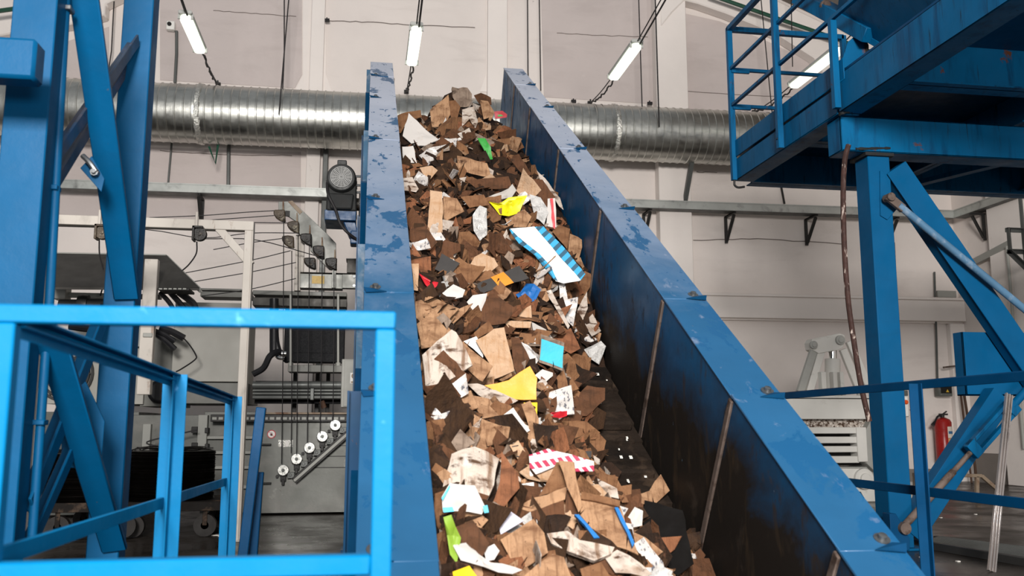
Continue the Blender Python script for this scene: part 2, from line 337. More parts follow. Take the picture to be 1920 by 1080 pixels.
# duct wall bracket at right (visible below the duct)
def tri_bracket(name, top_a, top_b, foot, mt, w=.05, perf=True):
    m = MB(); m.bar(top_a, top_b, w, w); m.bar(top_a, foot, w, w); m.bar(top_b, foot, w, w); return m
tb = thing('duct_bracket', aw(1275, 375, .05), 'grey triangular steel bracket holding the duct near the tall pilaster', 'bracket', 'duct brackets')
pu, pz = wuz(1272, 303, .02)
for nm, a, b in (('arm', wp(pu, pz, .1), wp(pu, pz, .75)), ('wall_leg', wp(pu, pz, .1), wp(pu, pz-1.0, .1)), ('strut', wp(pu, pz-.05, .7), wp(pu, pz-.95, .12))):
    m = MB(); m.angle(a, b, .07, .01); m.build(nm, 'grey_steel', tb)
# cable tray along the wall with its triangular brackets
def tray(n, a, b, label, h=.13, d=.22):
    t = thing(n, a, label, 'cable tray'); a = V(a); b = V(b); nrm = (b-a).cross(V((0, 0, 1))).normalized()
    m = MB(); m.bar(a+V((0, 0, h/2)), b+V((0, 0, h/2)), .012, h); m.bar(a+V((0, 0, h)), b+V((0, 0, h)), .03, .02); m.build('front_lip', 'tray_steel', t)
    m = MB(); m.bar(a+(-nrm)*d*.5, b+(-nrm)*d*.5, d, .012); m.build('tray_bed', 'grey_steel', t)
    m = MB(); m.bar(a-nrm*d+V((0, 0, h/2)), b-nrm*d+V((0, 0, h/2)), .012, h); m.build('rear_lip', 'tray_steel', t); return t
def trayz(px, py): return aw(px, py, .42)
tz = trayz(700, 372).z
tu0, tu1, tu2 = wuz(100, 360, .42)[0], wuz(1178, 380, .42)[0], wuz(1788, 410, .42)[0]
tum = wuz(612, 365, .42)[0]
tl = tray('cable_tray', wp(tu0, tz, .42), wp(tum, tz, .42), 'galvanised cable tray on the wall left of the gear motor')
tr = tray('cable_tray', wp(wuz(1000, 380, .42)[0], tz, .42), wp(tu2, tz, .42), 'galvanised cable tray on the wall right of the conveyor')
trr = tray('cable_tray', wp(tu2, tz, .42)+V((.0, 0, 0)), V((wp(tu2, tz, .42).x, 9.2, tz)), 'dark cable tray along the right wall turning out of the corner')
for lab, px, t_ in (('perforated tray bracket above the left wire pulley', 370, tl), ('perforated tray bracket behind the crossed blue brace', 192, tl),
                 ('perforated tray bracket right beside the conveyor wall top', 1218, tr), ('perforated tray bracket left of the hanging brown hose', 1375, tr),
                 ('perforated tray bracket just left of the blue column', 1528, tr), ('perforated tray bracket hidden half behind the blue column', 1680, tr)):
    u = wuz(px, 395, .42)[0]; b = thing('tray_bracket', wp(u, tz-.5, .06), lab, 'bracket', 'cable tray brackets')
    for nm, p, q in (('arm', wp(u, tz-.035, .05), wp(u, tz-.035, .46)), ('wall_leg', wp(u, tz-.03, .05), wp(u, tz-.5, .05)), ('strut', wp(u, tz-.07, .42), wp(u, tz-.46, .07))):
        m = MB(); m.chan(p, q, .05, .03, .008); m.build(nm, 'dark_steel', b)
for lab, yy in (('tray bracket on the right wall nearest the corner', 13.9), ('tray bracket on the right wall behind the blue brace', 12.2)):
    x0 = wp(tu2, tz, .42).x; b = thing('tray_bracket', (XR-.06, yy, tz-.5), lab, 'bracket', 'cable tray brackets')
    for nm, p, q in (('arm', (XR-.02, yy, tz-.035), (x0-.04, yy, tz-.035)), ('wall_leg', (XR-.05, yy, tz-.03), (XR-.05, yy, tz-.5)), ('strut', (x0, yy, tz-.07), (XR-.07, yy, tz-.46))):
        m = MB(); m.chan(p, q, .05, .03, .008); m.build(nm, 'dark_steel', b)
# batten lamps on their cables: all hang at one height and run away from the camera
def lamp(near, far, anchor, label, cord_label, up=1):
    p, q = az(*near, 6.1), az(*far, 6.1); x = (p.x+q.x)/2; p.x = q.x = x; d = (q-p).normalized(); L = (q-p).length
    t = thing('batten_lamp', (x, (p.y+q.y)/2, 6.1), label, 'lamp', 'batten lamps above the hall')
    def rr(w, h, z0, n=5):
        pts = []
        for cx, cz, a0 in ((w/2-h*.45, z0+h*.45, -pi/2), (w/2-h*.45, z0+h*.55, 0), (-w/2+h*.45, z0+h*.55, pi/2), (-w/2+h*.45, z0+h*.45, pi)):
            for k in range(n): a = a0+k/(n-1)*pi/2; pts.append((cx+h*.45*cos(a), cz+h*.45*sin(a)))
        return pts
    m = MB(); m.sect(p, q, rr(.17, .05, .02)); m.build('housing', 'fixture_grey', t, bevel=.006)
    m = MB(); pr_ = rr(.155, .085, -.055); N_ = len(pr_); vs = []; D0, D1 = p+d*.02, q-d*.02; LL = (D1-D0).length; st2 = []
    for k in range(13):
        for tt in ((.09*(1-cos(pi/2*k/6)),) if k <= 6 else (LL-.09*(1-cos(pi/2*(12-k)/6)),)): st2.append((tt, max(.12, sqrt(max(0, 1-(1-min(tt, LL-tt)/.09)**2))) if min(tt, LL-tt) < .09 else 1))
    for tt, sc in st2:
        for x_, z_ in pr_: vs.append(D0+d*tt+V((x_*sc, 0, .02+(z_-.02)*(.35+.65*sc))))
    m.add(vs, [tuple(range(N_))[::-1], tuple(range(12*N_, 13*N_))]+[(i*N_+k, i*N_+(k+1) % N_, (i+1)*N_+(k+1) % N_, (i+1)*N_+k) for i in range(12) for k in range(N_)]); m.build('diffuser', 'lamp_diffuser', t)
    for e, s in ((p, 1), (q, -1)):
        for sx in (-1, 1): m = MB(); m.bar(e+d*s*.06+V((sx*.08, 0, -.03)), e+d*s*.06+V((sx*.08, 0, .04)), .03, .018); m.build('clip', 'fixture_grey', t)
    a = aw(*anchor, .05)
    c = thing('lamp_cable', a, cord_label, 'cable', 'lamp cables')
    m = MB(); m.tube(sag(a, q+V((0, 0, .04)), .03), .009, 6); m.tube(sag(p+V((0, 0, .04)), p-d*5+V((0, 0, .7)), .03), .009, 6); m.build('catenary_wire', 'cord_black', c)
    pts = sag(a+V((.0, 0, .0)), q+V((.03, 0, .0)), .07, 26)
    for i, s_ in enumerate(pts): s_ += V((cos(i*1.1)*.012, 0, sin(i*1.9)*.014))
    m = MB(); m.tube(pts, .013, 6); m.tube(sag(p+V((.03, 0, .0)), p-d*5+V((.03, 0, .66)), .05), .013, 6); m.build('power_cord', 'cord_black', c)
    m = MB(); m.tube([a+V((.0, .05, 0)), a-NY*.04, a-NY*.05+V((0, 0, .05))], .014, 6); m.bar(a+V((-.04, 0, 0)), a+V((.04, 0, 0)), .03, .06); m.build('wall_hook', 'dark_steel', c)
lamp((346, 28), (377, 98), (409, 158), 'lit batten lamp at the left, tilting right towards the duct', 'twisted lamp cable of the left batten lamp, hooked on the wall')
lamp((783, 50), (770, 121), (762, 172), 'lit batten lamp hanging above the top of the conveyor', 'lamp cable of the middle batten lamp above the conveyor')
lamp((1195, 82), (1149, 148), (1106, 193), 'lit batten lamp right of the conveyor beside the tall pilaster', 'thick lamp cable of the batten lamp beside the tall pilaster')
lamp((1575, 90), (1487, 163), (1414, 210), 'lit batten lamp half hidden behind the blue platform', 'lamp cable of the batten lamp behind the platform')
# thin drop wires that hold the duct or run down the wall
def wire(pix, r, off, label, group='thin wires down the wall', mt='cord_black', name='drop_wire', cat='wire'):
    q = [aw(x, y, off) for x, y in pix]
    if pix[0][1] <= -20 and name == 'drop_wire': q = [V((q[0].x, q[0].y, 9.4))]+q
    m = MB(); m.tube(q, r, 6); return tag(m.build(name, mt), label, cat, group)
wire([(543, -20), (523, 215)], .010, 1.12, 'long thin wire ending in a small hook before the left duct')
wire([(533, -20), (533, 100), (530, 168)], .010, .75, 'thin wire running parallel to the hooked wire down to the left duct')
wire([(215, -20), (209, 95), (204, 130)], .010, .2, 'thin wire at the far left between the blue columns')
wire([(989, -20), (990, 132), (991, 160)], .010, .2, 'thin wire right above the end of the right conveyor wall')
wire([(1011, -20), (1014, 170)], .010, .2, 'thin wire second right of the right conveyor wall end')
wire([(1197, -20), (1204, 200)], .010, .9, 'thin wire passing behind the lamp beside the tall pilaster')
wire([(1228, -20), (1236, 238)], .012, 1.12, 'thin wire with a hook on the duct under the tall pilaster')
wire([(1425, -20), (1448, 215)], .010, .9, 'thin wire seen between the platform rail posts')
wire([(1483, -20), (1486, 125)], .010, .9, 'thin wire left of the lamp behind the platform')
wire([(322, 267), (315, 345)], .016, .05, 'thin conduit below the duct left of the hooked rod', mt='grey_steel')
wire([(429, 270), (428, 350)], .03, .05, 'grey conduit below the duct right of the hooked rod', mt='grey_steel')
wire([(1464, 345), (1471, 382)], .02, .05, 'short conduit under the left end of the platform', mt='dark_steel')
wire([(392, 275), (404, 307), (409, 270)], .02, .5, 'dark bent rod hooked below the left duct', mt='green_pipe', name='bent_rod', cat='rod')
wire([(1278, 395), (1279, 515)], .022, .1, 'grey conduit beside the round wall camera', mt='grey_steel')
wire([(1676, 455), (1688, 700), (1692, 800)], .02, .05, 'thin conduit just right of the blue column', mt='dark_steel')
wire([(1752, 510), (1756, 640), (1758, 725)], .02, .08, 'vertical conduit down to the wall switch', mt='grey_steel')
wire([(1330, -10), (1450, 32), (1560, 70), (1640, 100)], .035, .5, 'dark green pipe sloping down under the roof at the right', mt='green_pipe', name='roof_pipe', cat='pipe')
wire([(-40, 26), (60, 12), (150, 0)], .035, .6, 'dark green pipe sloping under the roof at the far left', mt='green_pipe', name='roof_pipe', cat='pipe')
# sensor box top left, wall camera, small hooks
t = thing('sensor_box', aw(322, 60, .05), 'small grey sensor box with a dark round eye beside the left lamp', 'sensor')
u, z = wuz(322, 53); m = MB(); wbox(m, u-.06, u+.07, z-.08, z+.07, .03, .14); m.build('housing', 'switch_white', t, bevel=.01)
m = MB(); m.cyl(wp(u-.01, z+.01, .14), wp(u-.01, z+.01, .16), .035); m.build('lens', 'label_black', t)
m = MB(); m.tube([aw(331, 58, .06), aw(331, 100, .06), aw(328, 155, .06)], .025, 6); m.build('conduit', 'grey_steel', t)
t = thing('wall_camera', aw(1281, 440, .1), 'small round dark camera under a white box beside the pilaster', 'camera')
u, z = wuz(1281, 420); m = MB(); wbox(m, u-.06, u+.05, z-.05, z+.06, 0, .18); m.build('box', 'switch_white', t, bevel=.01)
c = wp(u, z-.13, .12); m = MB(); m.lathe(c+V((0, 0, .09)), (0, 0, -1), [(0, .055), (.05, .06), (.09, .055), (.12, .035), (.135, .0)], 20); m.build('dome', 'label_black', t)
for lab, px, py in (('small black hook on the pilaster edge above the left duct', 613, 38), ('small dark clip on the wall left of the thick lamp cable', 1075, 190), ('small dark clip on the pilaster at the duct', 1218, 194)):
    m = MB(); m.bar(aw(px-4, py, .14), aw(px+5, py, .14), .04, .05); m.bar(aw(px, py-5, .16), aw(px, py, .16), .02, .02); tag(m.build('wall_clip', 'cord_black'), lab, 'clip', 'wall clips')
# right wall services
for lab, yy, mt, r in (('thin white pipe down the right wall nearest the corner', 13.2, 'machine_pale', .025), ('grey pipe down the right wall beside the ladder frame', 12.1, 'grey_steel', .03), ('dark cable down the right wall beside the ladder frame', 11.4, 'cord_black', .03)):
    m = MB(); m.tube([(XR-.19, yy, 3.9), (XR-.19, yy, .6)], r, 8); tag(m.build('wall_pipe', mt), lab, 'pipe', 'pipes on the right wall')
# ------------------------------------------------------------------ inclined waste conveyor
AL = atan(KS); TD = V((0, cos(AL), sin(AL))); ND = V((0, -sin(AL), cos(AL)))
def cp(x, s, h=0): return V((x, 0, BS)) + TD*s + ND*h                       # s along the slope, h off the wall-top plane
def sY(Y): return Y/cos(AL)
CO = V((.95, 4.6, 0))
conv = thing('waste_conveyor', CO, 'long inclined blue steel conveyor with high side walls carrying mixed cardboard waste', 'conveyor')
def cbox(m, x0, x1, s0, s1, h0, h1): return m.hexa([cp(x, s, h) for h in (h0, h1) for s in (s0, s1) for x in (x0, x1)])
HB = -.913
for side in (0, 1):
    xi, xo = ((.25, .0), (1.665, 1.90))[side]; sg = -1 if side == 0 else 1
    ys = [1.6, 3.06, 3.95, 4.87, 6.2, 7.6, 9.0, 10.0, (10.72, 10.86)[side]]
    for i in range(len(ys)-1):
        s0, s1 = sY(ys[i]), sY(ys[i+1])
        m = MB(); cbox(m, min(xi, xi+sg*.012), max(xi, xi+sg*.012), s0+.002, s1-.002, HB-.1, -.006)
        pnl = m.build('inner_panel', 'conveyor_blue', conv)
        m = MB(); cbox(m, min(xo, xo-sg*.012), max(xo, xo-sg*.012), s0, s1, HB-.12, -.004); m.build('outer_panel', 'conveyor_outer', conv)
        m = MB(); e = .004*(i % 2); cbox(m, min(xi-sg*.006, xo+sg*.012), max(xi-sg*.006, xo+sg*.012), s0-.01, s1+.018, -.006+e, .004+e)
        cbox(m, min(xo, xo+sg*.012), max(xo, xo+sg*.012), s0, s1+.018, -.06, .002+e)
        m.build('flange_cap', 'flange_blue', conv, bevel=.003)
        if i:
            m = MB(); cbox(m, min(xi-sg*.014, xi), max(xi-sg*.014, xi), s0-.02, s0+.02, HB, -.012); m.build('joint_strip', 'weld_rust', conv, bevel=.004)
            xb = xo-sg*.05; m = MB(); m.lathe(cp(xb, s0+.05, .004), ND, [(0, .03), (.008, .03), (.008, .016), (.022, .016), (.024, .01)], 12); m.build('bolt', 'bolt_steel', conv)
            m = MB(); pts = [cp(xo-sg*.11, s0-.012, .010), cp(xo+sg*.0, s0-.03, .012), cp(xo+sg*.012, s0+.0, .026), cp(xo-sg*.03, s0+.02, .014)]
            m.prism(pts, ND*.004); lt = m.build('seam_lug', 'conveyor_outer', conv)
    if side == 0: pass
    m = MB(); cbox(m, min(xi, xo), max(xi, xo), sY(ys[-1])-.012, sY(ys[-1]), HB-.1, 0); m.build('end_plate', 'conveyor_outer', conv)
# belt of lapped steel-backed slats
m = MB(); s = sY(1.6)
while s < sY(10.7):
    m.hexa([cp(x, ss, h) for (h_a, h_b) in ((HB-.05, HB-.05), (HB+.012, HB-.01)) for ss, h in ((s, h_a), (s+.2, h_b)) for x in (.262, 1.653)]); s += .2
m.build('belt', 'belt_rubber', conv)
s = sY(4.5); cl = None
while s < sY(6.6): m = MB(); cbox(m, .30, 1.62, s, s+.035, HB, HB+.05); m.build('cleat', 'belt_rubber', conv, bevel=.006); s += .5
m = MB(); cbox(m, .02, 1.88, sY(1.6), sY(10.6), HB-.34, HB-.12); m.build('under_frame', 'conveyor_outer', conv)
# head shaft, drive flange
hs = cp(0, sY(10.0), -1.08)
m = MB(); m.cyl((.02, hs.y, hs.z), (2.05, hs.y, hs.z), .05); m.build('head_shaft', 'bolt_steel', conv)
# legs and edge stiffeners
for X0, lab in ((-.085, 0), (1.91, 1)):
    for Y in (5.0, 7.4, 9.6):
        top = cp(0, sY(Y), HB-.1).z+.25
        m = MB(); m.ibeam((X0+.04, Y, 0), (X0+.04, Y, top), .12, .08, .012, (1, 0, 0)); m.build('support_leg', 'conveyor_outer', conv)
        m = MB(); m.box(X0-.06, X0+.14, Y-.12, Y+.12, 0, .015); m.build('foot_plate', 'conveyor_outer', conv)
for k, Y in enumerate((5.5, 6.6, 7.9, 9.3, 10.4)):
    a = cp(-.02, sY(Y), -.02); b = cp(-.02, sY(Y), HB-.1); m = MB(); m.bar(a, b, .04, .07, (1, 0, 0)); m.build('stiffener', ('blue_dusty', 'conveyor_outer')[k % 2], conv)
m = MB(); m.bar(cp(-.03, sY(1.8), HB), cp(-.03, sY(10.6), HB), .05, .1); m.build('side_rail', 'conveyor_outer', conv)
# ------------------------------------------------------------------ gear motor on the conveyor head
GY = 9.55; mc = ay(640, 332, GY); X0, Z0 = mc.x, mc.z; pxm = GY/1700*1.0
t = thing('gear_motor', (X0, GY+.2, Z0-.46), 'dark grey gear motor on a blue bracket beside the conveyor head', 'motor')
m = MB(); m.lathe((X0, GY, Z0), (0, 1, 0), [(.004, .10), (0, .115), (.006, .14), (.03, .155), (.13, .16), (.13, .145), (.5, .145)], 36)
for k in range(24):
    a = 2*pi*k/24; r0, r1 = .14, .163; c, s_ = cos(a), sin(a); m.bar((X0+c*.15, GY+.14, Z0+s_*.15), (X0+c*.15, GY+.48, Z0+s_*.15), .008, .03, (c, 0, s_))
m.build('motor_body', 'motor_grey', t)
m = MB()
for r in (.014, .03, .046, .062, .078, .094, .11): m.ring((X0, GY-.014, Z0), (0, 1, 0), r-.005, r+.005, .01, 28)
for k in range(16): a = 2*pi*k/16; m.bar((X0, GY-.008, Z0), (X0+cos(a)*.115, GY-.008, Z0+sin(a)*.115), .006, .008)
m.build('fan_guard', 'motor_guard', t)
m = MB(); m.box(X0-.05, X0+.05, GY+.1, GY+.3, Z0+.14, Z0+.22); m.build('terminal_box', 'motor_grey', t, bevel=.008)
m = MB(); m.hexa([(X0-.15, GY+.02, Z0-.36), (X0+.17, GY+.02, Z0-.36), (X0-.15, GY+.5, Z0-.36), (X0+.17, GY+.5, Z0-.36), (X0-.15, GY+.1, Z0-.02), (X0+.16, GY+.1, Z0-.02), (X0-.15, GY+.5, Z0-.02), (X0+.16, GY+.5, Z0-.02)]); m.hexa([(X0-.11, GY-.02, Z0-.35), (X0+.12, GY-.02, Z0-.35), (X0-.11, GY+.1, Z0-.35), (X0+.12, GY+.1, Z0-.35), (X0-.13, GY+.03, Z0-.17), (X0+.14, GY+.03, Z0-.17), (X0-.13, GY+.1, Z0-.17), (X0+.14, GY+.1, Z0-.17)]); m.build('gearbox', 'motor_grey', t, bevel=.015)
m = MB(); m.box(X0-.165, X0+.165, GY+.04, GY+.52, Z0-.46, Z0-.35); m.build('bracket', 'blue_motor', t, bevel=.006)
m = MB(); m.hexa([(X0+.1, GY+.1, Z0-.62), (X0+.2, GY+.1, Z0-.62), (X0+.1, GY+.3, Z0-.62), (X0+.2, GY+.3, Z0-.62), (X0+.03, GY+.1, Z0-.46), (X0+.16, GY+.1, Z0-.46), (X0+.03, GY+.3, Z0-.46), (X0+.16, GY+.3, Z0-.46)]); m.box(X0+.11, X0+.23, GY+.08, GY+.3, Z0-.7, Z0-.56); m.build('arm', 'blue_motor', t, bevel=.01)
m = MB(); m.lathe((X0+.16, GY+.3, Z0-.22), (1, 0, 0), [(0, .07), (.03, .07), (.03, .15), (.07, .15), (.07, .2), (.1, .2)], 28); m.build('coupling', 'grease_black', t)
m = MB(); m.tube(spline([(X0-.15, GY+.08, Z0-.05), (X0-.13, GY-.01, Z0-.2), (X0-.05, GY-.01, Z0-.36), (X0+.0, GY+.0, Z0-.5), (X0+.08, GY, Z0-.6), (X0+.22, GY+.1, Z0-.68)]), .016, 8); m.build('motor_cable', 'cord_black', t)
for dz in (.06, -.04, -.12):
    m = MB(); m.cyl((X0+.15, GY+.16, Z0+dz), (X0+.21, GY+.16, Z0+dz), .014, 8); m.build('bolt', 'bolt_steel', t)
# ------------------------------------------------------------------ blue tower at the left
t = thing('support_tower', (-1.25, 4.1, 0), 'tall bright blue steel tower of two posts with crossed braces at the left', 'steel frame')
def part(m, n, mt, par, bevel=.005, label=None):
    o = m.build(n, mt, par, bevel=bevel)
    if label: o['label'] = label
    return o
c1 = MB(); x0, x1 = -1.375, -1.235; c1.box(x0, x1, 3.6, 3.74, 0, 4.4); c1.box(x0-.01, x1+.012, 3.59, 3.602, 0, 4.4); part(c1, 'post', 'blue_frame', t)
c2 = MB(); c2.box(-1.245, -1.115, 4.6, 4.76, 0, 4.6); c2.box(-1.25, -1.105, 4.59, 4.602, 0, 4.6); part(c2, 'post', 'blue_frame', t)
for X, Y in ((-1.305, 3.67), (-1.18, 4.68)): m = MB(); m.box(X-.15, X+.15, Y-.15, Y+.15, 0, .02); part(m, 'base_plate', 'blue_frame', t)
m = MB(); m.bar(ay(150, -60, 3.72), ay(238, 560, 4.58), .115, .03, (0, -1, .3)); part(m, 'brace', 'blue_frame', t)
m = MB(); m.angle(ay(262, 86, 4.58), ay(100, 322, 3.8), .06, .012, (0, -1, .2)); part(m, 'brace', 'brace_dull', t, .002, 'dull grey-blue angle iron brace')
m = MB(); m.angle(ay(245, 132, 4.66), ay(100, 372, 3.9), .055, .012, (0, -1, .2)); part(m, 'brace', 'brace_dull', t, .002, 'dull grey-blue angle iron brace')
m = MB(); m.bar(ay(98, 640, 3.72), ay(215, 1030, 4.58), .11, .03, (0, -1, .3)); part(m, 'brace', 'blue_frame', t)
m = MB(); m.angle(ay(207, 596, 4.58), ay(66, 960, 3.76), .075, .012, (0, -1, .2)); part(m, 'brace', 'blue_frame', t, .002)
m = MB(); m.angle(ay(150, 838, 4.2), ay(62, 1040, 3.76), .06, .012, (0, -1, .2)); part(m, 'brace', 'blue_frame', t, .002)
m = MB(); m.prism([ay(117, 752, 4.2), ay(160, 715, 4.2), ay(196, 790, 4.2), ay(190, 866, 4.2), ay(150, 878, 4.2), ay(114, 876, 4.2)], (0, .012, 0)); part(m, 'gusset_plate', 'blue_frame', t, .002)
m = MB(); m.prism([ay(150, 315, 4.1), ay(172, 292, 4.1), ay(196, 335, 4.1), ay(190, 360, 4.1)], (0, .012, 0)); part(m, 'gusset_plate', 'blue_frame', t, .002)
p = ay(0, 109, 3.3); q = ay(66, 109, 3.3); hh = 78*3.3/1700/2
m = MB(); m.box(-3.2, q.x, 3.3, 3.40, q.z-hh, q.z+hh); part(m, 'stub_beam', 'blue_frame', t, .012)
m = MB(); m.tube([ay(125, -30, 3.75), ay(93, 560, 3.75), ay(60, 1010, 3.75)], .018, 12); part(m, 'conduit', 'blue_frame', t, 0)
for px, py in ((121, 16), (95, 352), (70, 792)):
    c = ay(px, py, 3.74); m = MB(); m.box(c.x-.05, c.x+.03, 3.72, 3.775, c.z-.01, c.z+.01); part(m, 'pipe_clamp', 'bolt_steel' if py == 16 else 'blue_frame', t, .003)
c = ay(178, 325, 4.08); m = MB(); m.tube(spline([ay(155, 292, 4.08), ay(168, 305, 4.07), ay(180, 322, 4.07)]), .012, 8); m.lathe(ay(180, 325, 4.1), (0, -1, 0), [(0, .018), (.03, .018), (.03, .01), (.045, .01)], 8); part(m, 'eye_bolt', 'bolt_steel', t, 0)

# ------------------------------------------------------------------ near guard rail, left of the conveyor
NX = -.71; NYY = 1.95
g = thing('guard_rail', (-.35, 1.95, 0), 'bright blue guard rail in the left foreground with near frame and receding side', 'railing')
a, b = ay(8, 589, NYY), ay(742, 589, NYY); ztop = (a.z+b.z)/2
zm = ay(370, 1064, NYY).z
xl, xr = NX-.02, b.x
m = MB(); m.box(xl, xr, NYY-.02, NYY+.02, a.z-.019, a.z+.019); part(m, 'top_rail', 'blue_rail', g, .004)
m = MB(); m.box(xl, xr-.042, NYY-.02, NYY+.02, zm-.021, zm+.019); part(m, 'middle_rail', 'blue_rail', g, .004)
for X in (xl, xr-.042): m = MB(); m.box(X, X+.042, NYY-.0205, NYY+.0205, 0 if X < -.5 else -.2, a.z-.019); part(m, 'post', 'blue_rail', g, .004)
e = ax(437, 742, NX); n_ = ax(40, 612, NX)
zt = e.z-.012
m = MB(); m.angle((NX+.0, NYY+.02, a.z-.0), (NX, e.y+.02, zt), .042, .006, (0, 0, -1), -1); m.bar((NX+.01, NYY+.02, a.z-.022), (NX+.01, e.y+.02, zt-.022), .04, .006); part(m, 'side_rail', 'blue_rail', g, .001)
me_ = ax(420, 905, NX); mn = ax(20, 1036, NX)
m = MB(); m.bar((NX, NYY+.02, mn.z), (NX, e.y, me_.z), .012, .04); part(m, 'side_rail', 'blue_rail', g, .002)
for px, py, wd in ((318, 700, .045), (431, 742, .045)):
    p = ax(px, py, NX); m = MB(); m.angle((NX+.02, p.y, 0), (NX+.02, p.y, p.z-.004), wd, .006, (0, -1, 0)); m.box(NX-.022, NX+.022, p.y-.003, p.y+.035, 0, p.z-.004); part(m, 'post', 'blue_rail', g, .001)
# ------------------------------------------------------------------ slanted posts behind it
for lab, pts, Y in (('slanted blue flat bar standing just behind the far end of the left guard rail', ((490, 764), (456, 1040)), 5.0), ('darker blue bar half hidden behind the slanted flat bar', ((486, 885), (474, 1040)), 5.15)):
    p, q = ay(*pts[0], Y), ay(*pts[1], Y); q = p+(q-p)*(p.z/(p.z-q.z))
    m = MB(); m.bar(q, p, .05, .05, (0, -1, 0)); m.box(q.x-.08, q.x+.08, q.y-.05, q.y+.05, 0, .012)
    tag(m.build('slanted_bar', 'blue_rail' if Y < 4 else 'blue_dark', bevel=.004), lab, 'steel bar')

# ------------------------------------------------------------------ guard rail at the right
RX = 2.98
g = thing('guard_rail', (RX, 4.5, 0), 'dark blue guard rail in the right foreground beside the conveyor', 'railing')
m = MB(); m.bar((RX, 1.5, 1.205), (RX, 6.5, 1.185), .045, .012); m.bar((RX-.02, 1.5, 1.185), (RX-.02, 6.5, 1.165), .008, .045); part(m, 'top_rail', 'blue_dark', g, .002)
m = MB(); m.bar((RX, 1.5, .595), (RX, 6.5, .615), .012, .05); part(m, 'middle_rail', 'blue_dark', g, .002)
for Y in (2.6, 4.5, 6.4): m = MB(); m.angle((RX-.02, Y, 0), (RX-.02, Y, 1.18), .06, .007, (0, 1, 0), 1); m.box(RX-.028, RX-.02, Y-.03, Y+.04, 0, 1.18); m.box(RX-.07, RX+.07, Y-.07, Y+.07, 0, .012); part(m, 'post', 'blue_dark', g, .001)

# ------------------------------------------------------------------ blue platform at the right
PY = 6.7
pf = thing('work_platform', (4.15, PY, 0), 'high blue steel platform on a square column at the upper right, with rail cage', 'platform')
c0 = ay(1627, 300, PY); c1_ = ay(1668, 300, PY); cl = ay(1605, 300, PY+.2)
m = MB(); m.box(c0.x, c1_.x, PY, PY+.2, 0, 3.2); part(m, 'column', 'blue_frame', pf, .006)
m = MB(); m.box(c0.x-.09, c1_.x+.09, PY-.07, PY+.27, 0, .02); part(m, 'base_plate', 'blue_frame', pf)
XL = ay(1574, 240, PY).x
m = MB(); m.box(XL, 9.2, PY-.02, PY, 3.2, 3.5); m.box(XL, 9.2, PY-.02, PY+.2, 3.2, 3.215); m.box(XL, 9.2, PY-.02, PY+.2, 3.485, 3.5); m.box(XL, XL+.012, PY-.02, PY+.2, 3.2, 3.5); part(m, 'cross_beam', 'blue_platform', pf)
m = MB(); m.box(c0.x-.03, c1_.x+.03, PY-.025, PY+.23, 3.17, 3.2); part(m, 'cap_plate', 'cap_dark', pf, .003, 'dark rusty column cap plate')
MX = 3.80
def mbeam(y0, y1, z0, z1, nm='main_beam'):
    m = MB(); m.box(MX, MX+.012, y0, y1, z0, z1); m.box(MX, MX+.2, y0, y1, z0, z0+.014); m.box(MX, MX+.2, y0, y1, z1-.014, z1); return part(m, nm, 'blue_platform', pf)
mbeam(PY-.05, 8.75, 3.5, 3.73); mbeam(2.2, PY-.08, 3.5, 3.82)
m = MB(); m.box(MX-.008, MX+.004, PY-.2, 8.75, 3.745, 3.93); part(m, 'kick_plate', 'blue_platform', pf)
# deck and the beams beneath it
m = MB(); m.box(MX+.02, 9.2, 2.2, 8.9, 3.83, 3.85); part(m, 'deck', 'blue_dark', pf, 0)
for Y, z0, nm in ((8.8, 3.5, 'cross_beam'), (5.95, 3.5, 'cross_beam'), (7.7, 3.6, 'cross_beam')):
    m = MB(); m.box(MX+.2, 9.2, Y, Y+.012, z0, 3.83); m.box(MX+.2, 9.2, Y-.06, Y+.12, z0, z0+.012); part(m, nm, 'blue_platform', pf, 0)
for X in (5.6, 7.2): m = MB(); m.box(X, X+.012, PY, 8.8, 3.55, 3.83); m.box(X-.05, X+.07, PY, 8.8, 3.55, 3.562); part(m, 'joist', 'blue_platform', pf, 0)
m = MB(); m.bar((6.5, 6.9, 3.52), (5.7, 8.8, 3.52), .1, .05); part(m, 'joist', 'blue_platform', pf, 0)
# rail cage on the deck edge
cx, cy = MX-.02, 8.72
zt_ = ay(1370, 52, cy).z; zb = ay(1370, 330, cy).z
def post(x, y, z0, z1, w=.055): m = MB(); m.box(x-w/2, x+w/2, y-w/2, y+w/2, z0, z1); return part(m, 'rail_post', 'blue_platform', pf, .003)
post(cx, cy, 3.5, zt_)
yb = az(1452, 268, 3.55).y
post(cx-.02, yb, 3.5, 5.6); post(cx-.02, PY-.12, 3.52, ay(1567, 40, PY-.12).z)
z1_, z2_ = ay(1372, 127, cy).z, ay(1372, 195, cy).z
for z, w in ((zt_, .055), (z1_, .035), (z2_, .035)):
    m = MB(); m.bar((cx, cy, z-.02), (cx, PY-2.2, z-.02), w, w); part(m, 'side_rail', 'blue_platform', pf, .003)
    m = MB(); m.bar((cx, cy, z-.02), (5.1, cy, z-.02), w, w)
    if w < .05: m.bar((cx, cy-.03, z-.045), (cx+.2, cy-.03, z-.045), .03, .05)
    part(m, 'end_rail', 'blue_platform', pf, .003)
post(5.1, cy, 3.85, zt_)
m = MB(); m.tube(spline([(cx, cy, 3.5), (cx+.0, cy, 3.45), (cx+.03, cy-.02, 3.42), (cx+.1, cy-.02, 3.43)]), .012, 8); part(m, 'hook', 'cord_black', pf, 0)
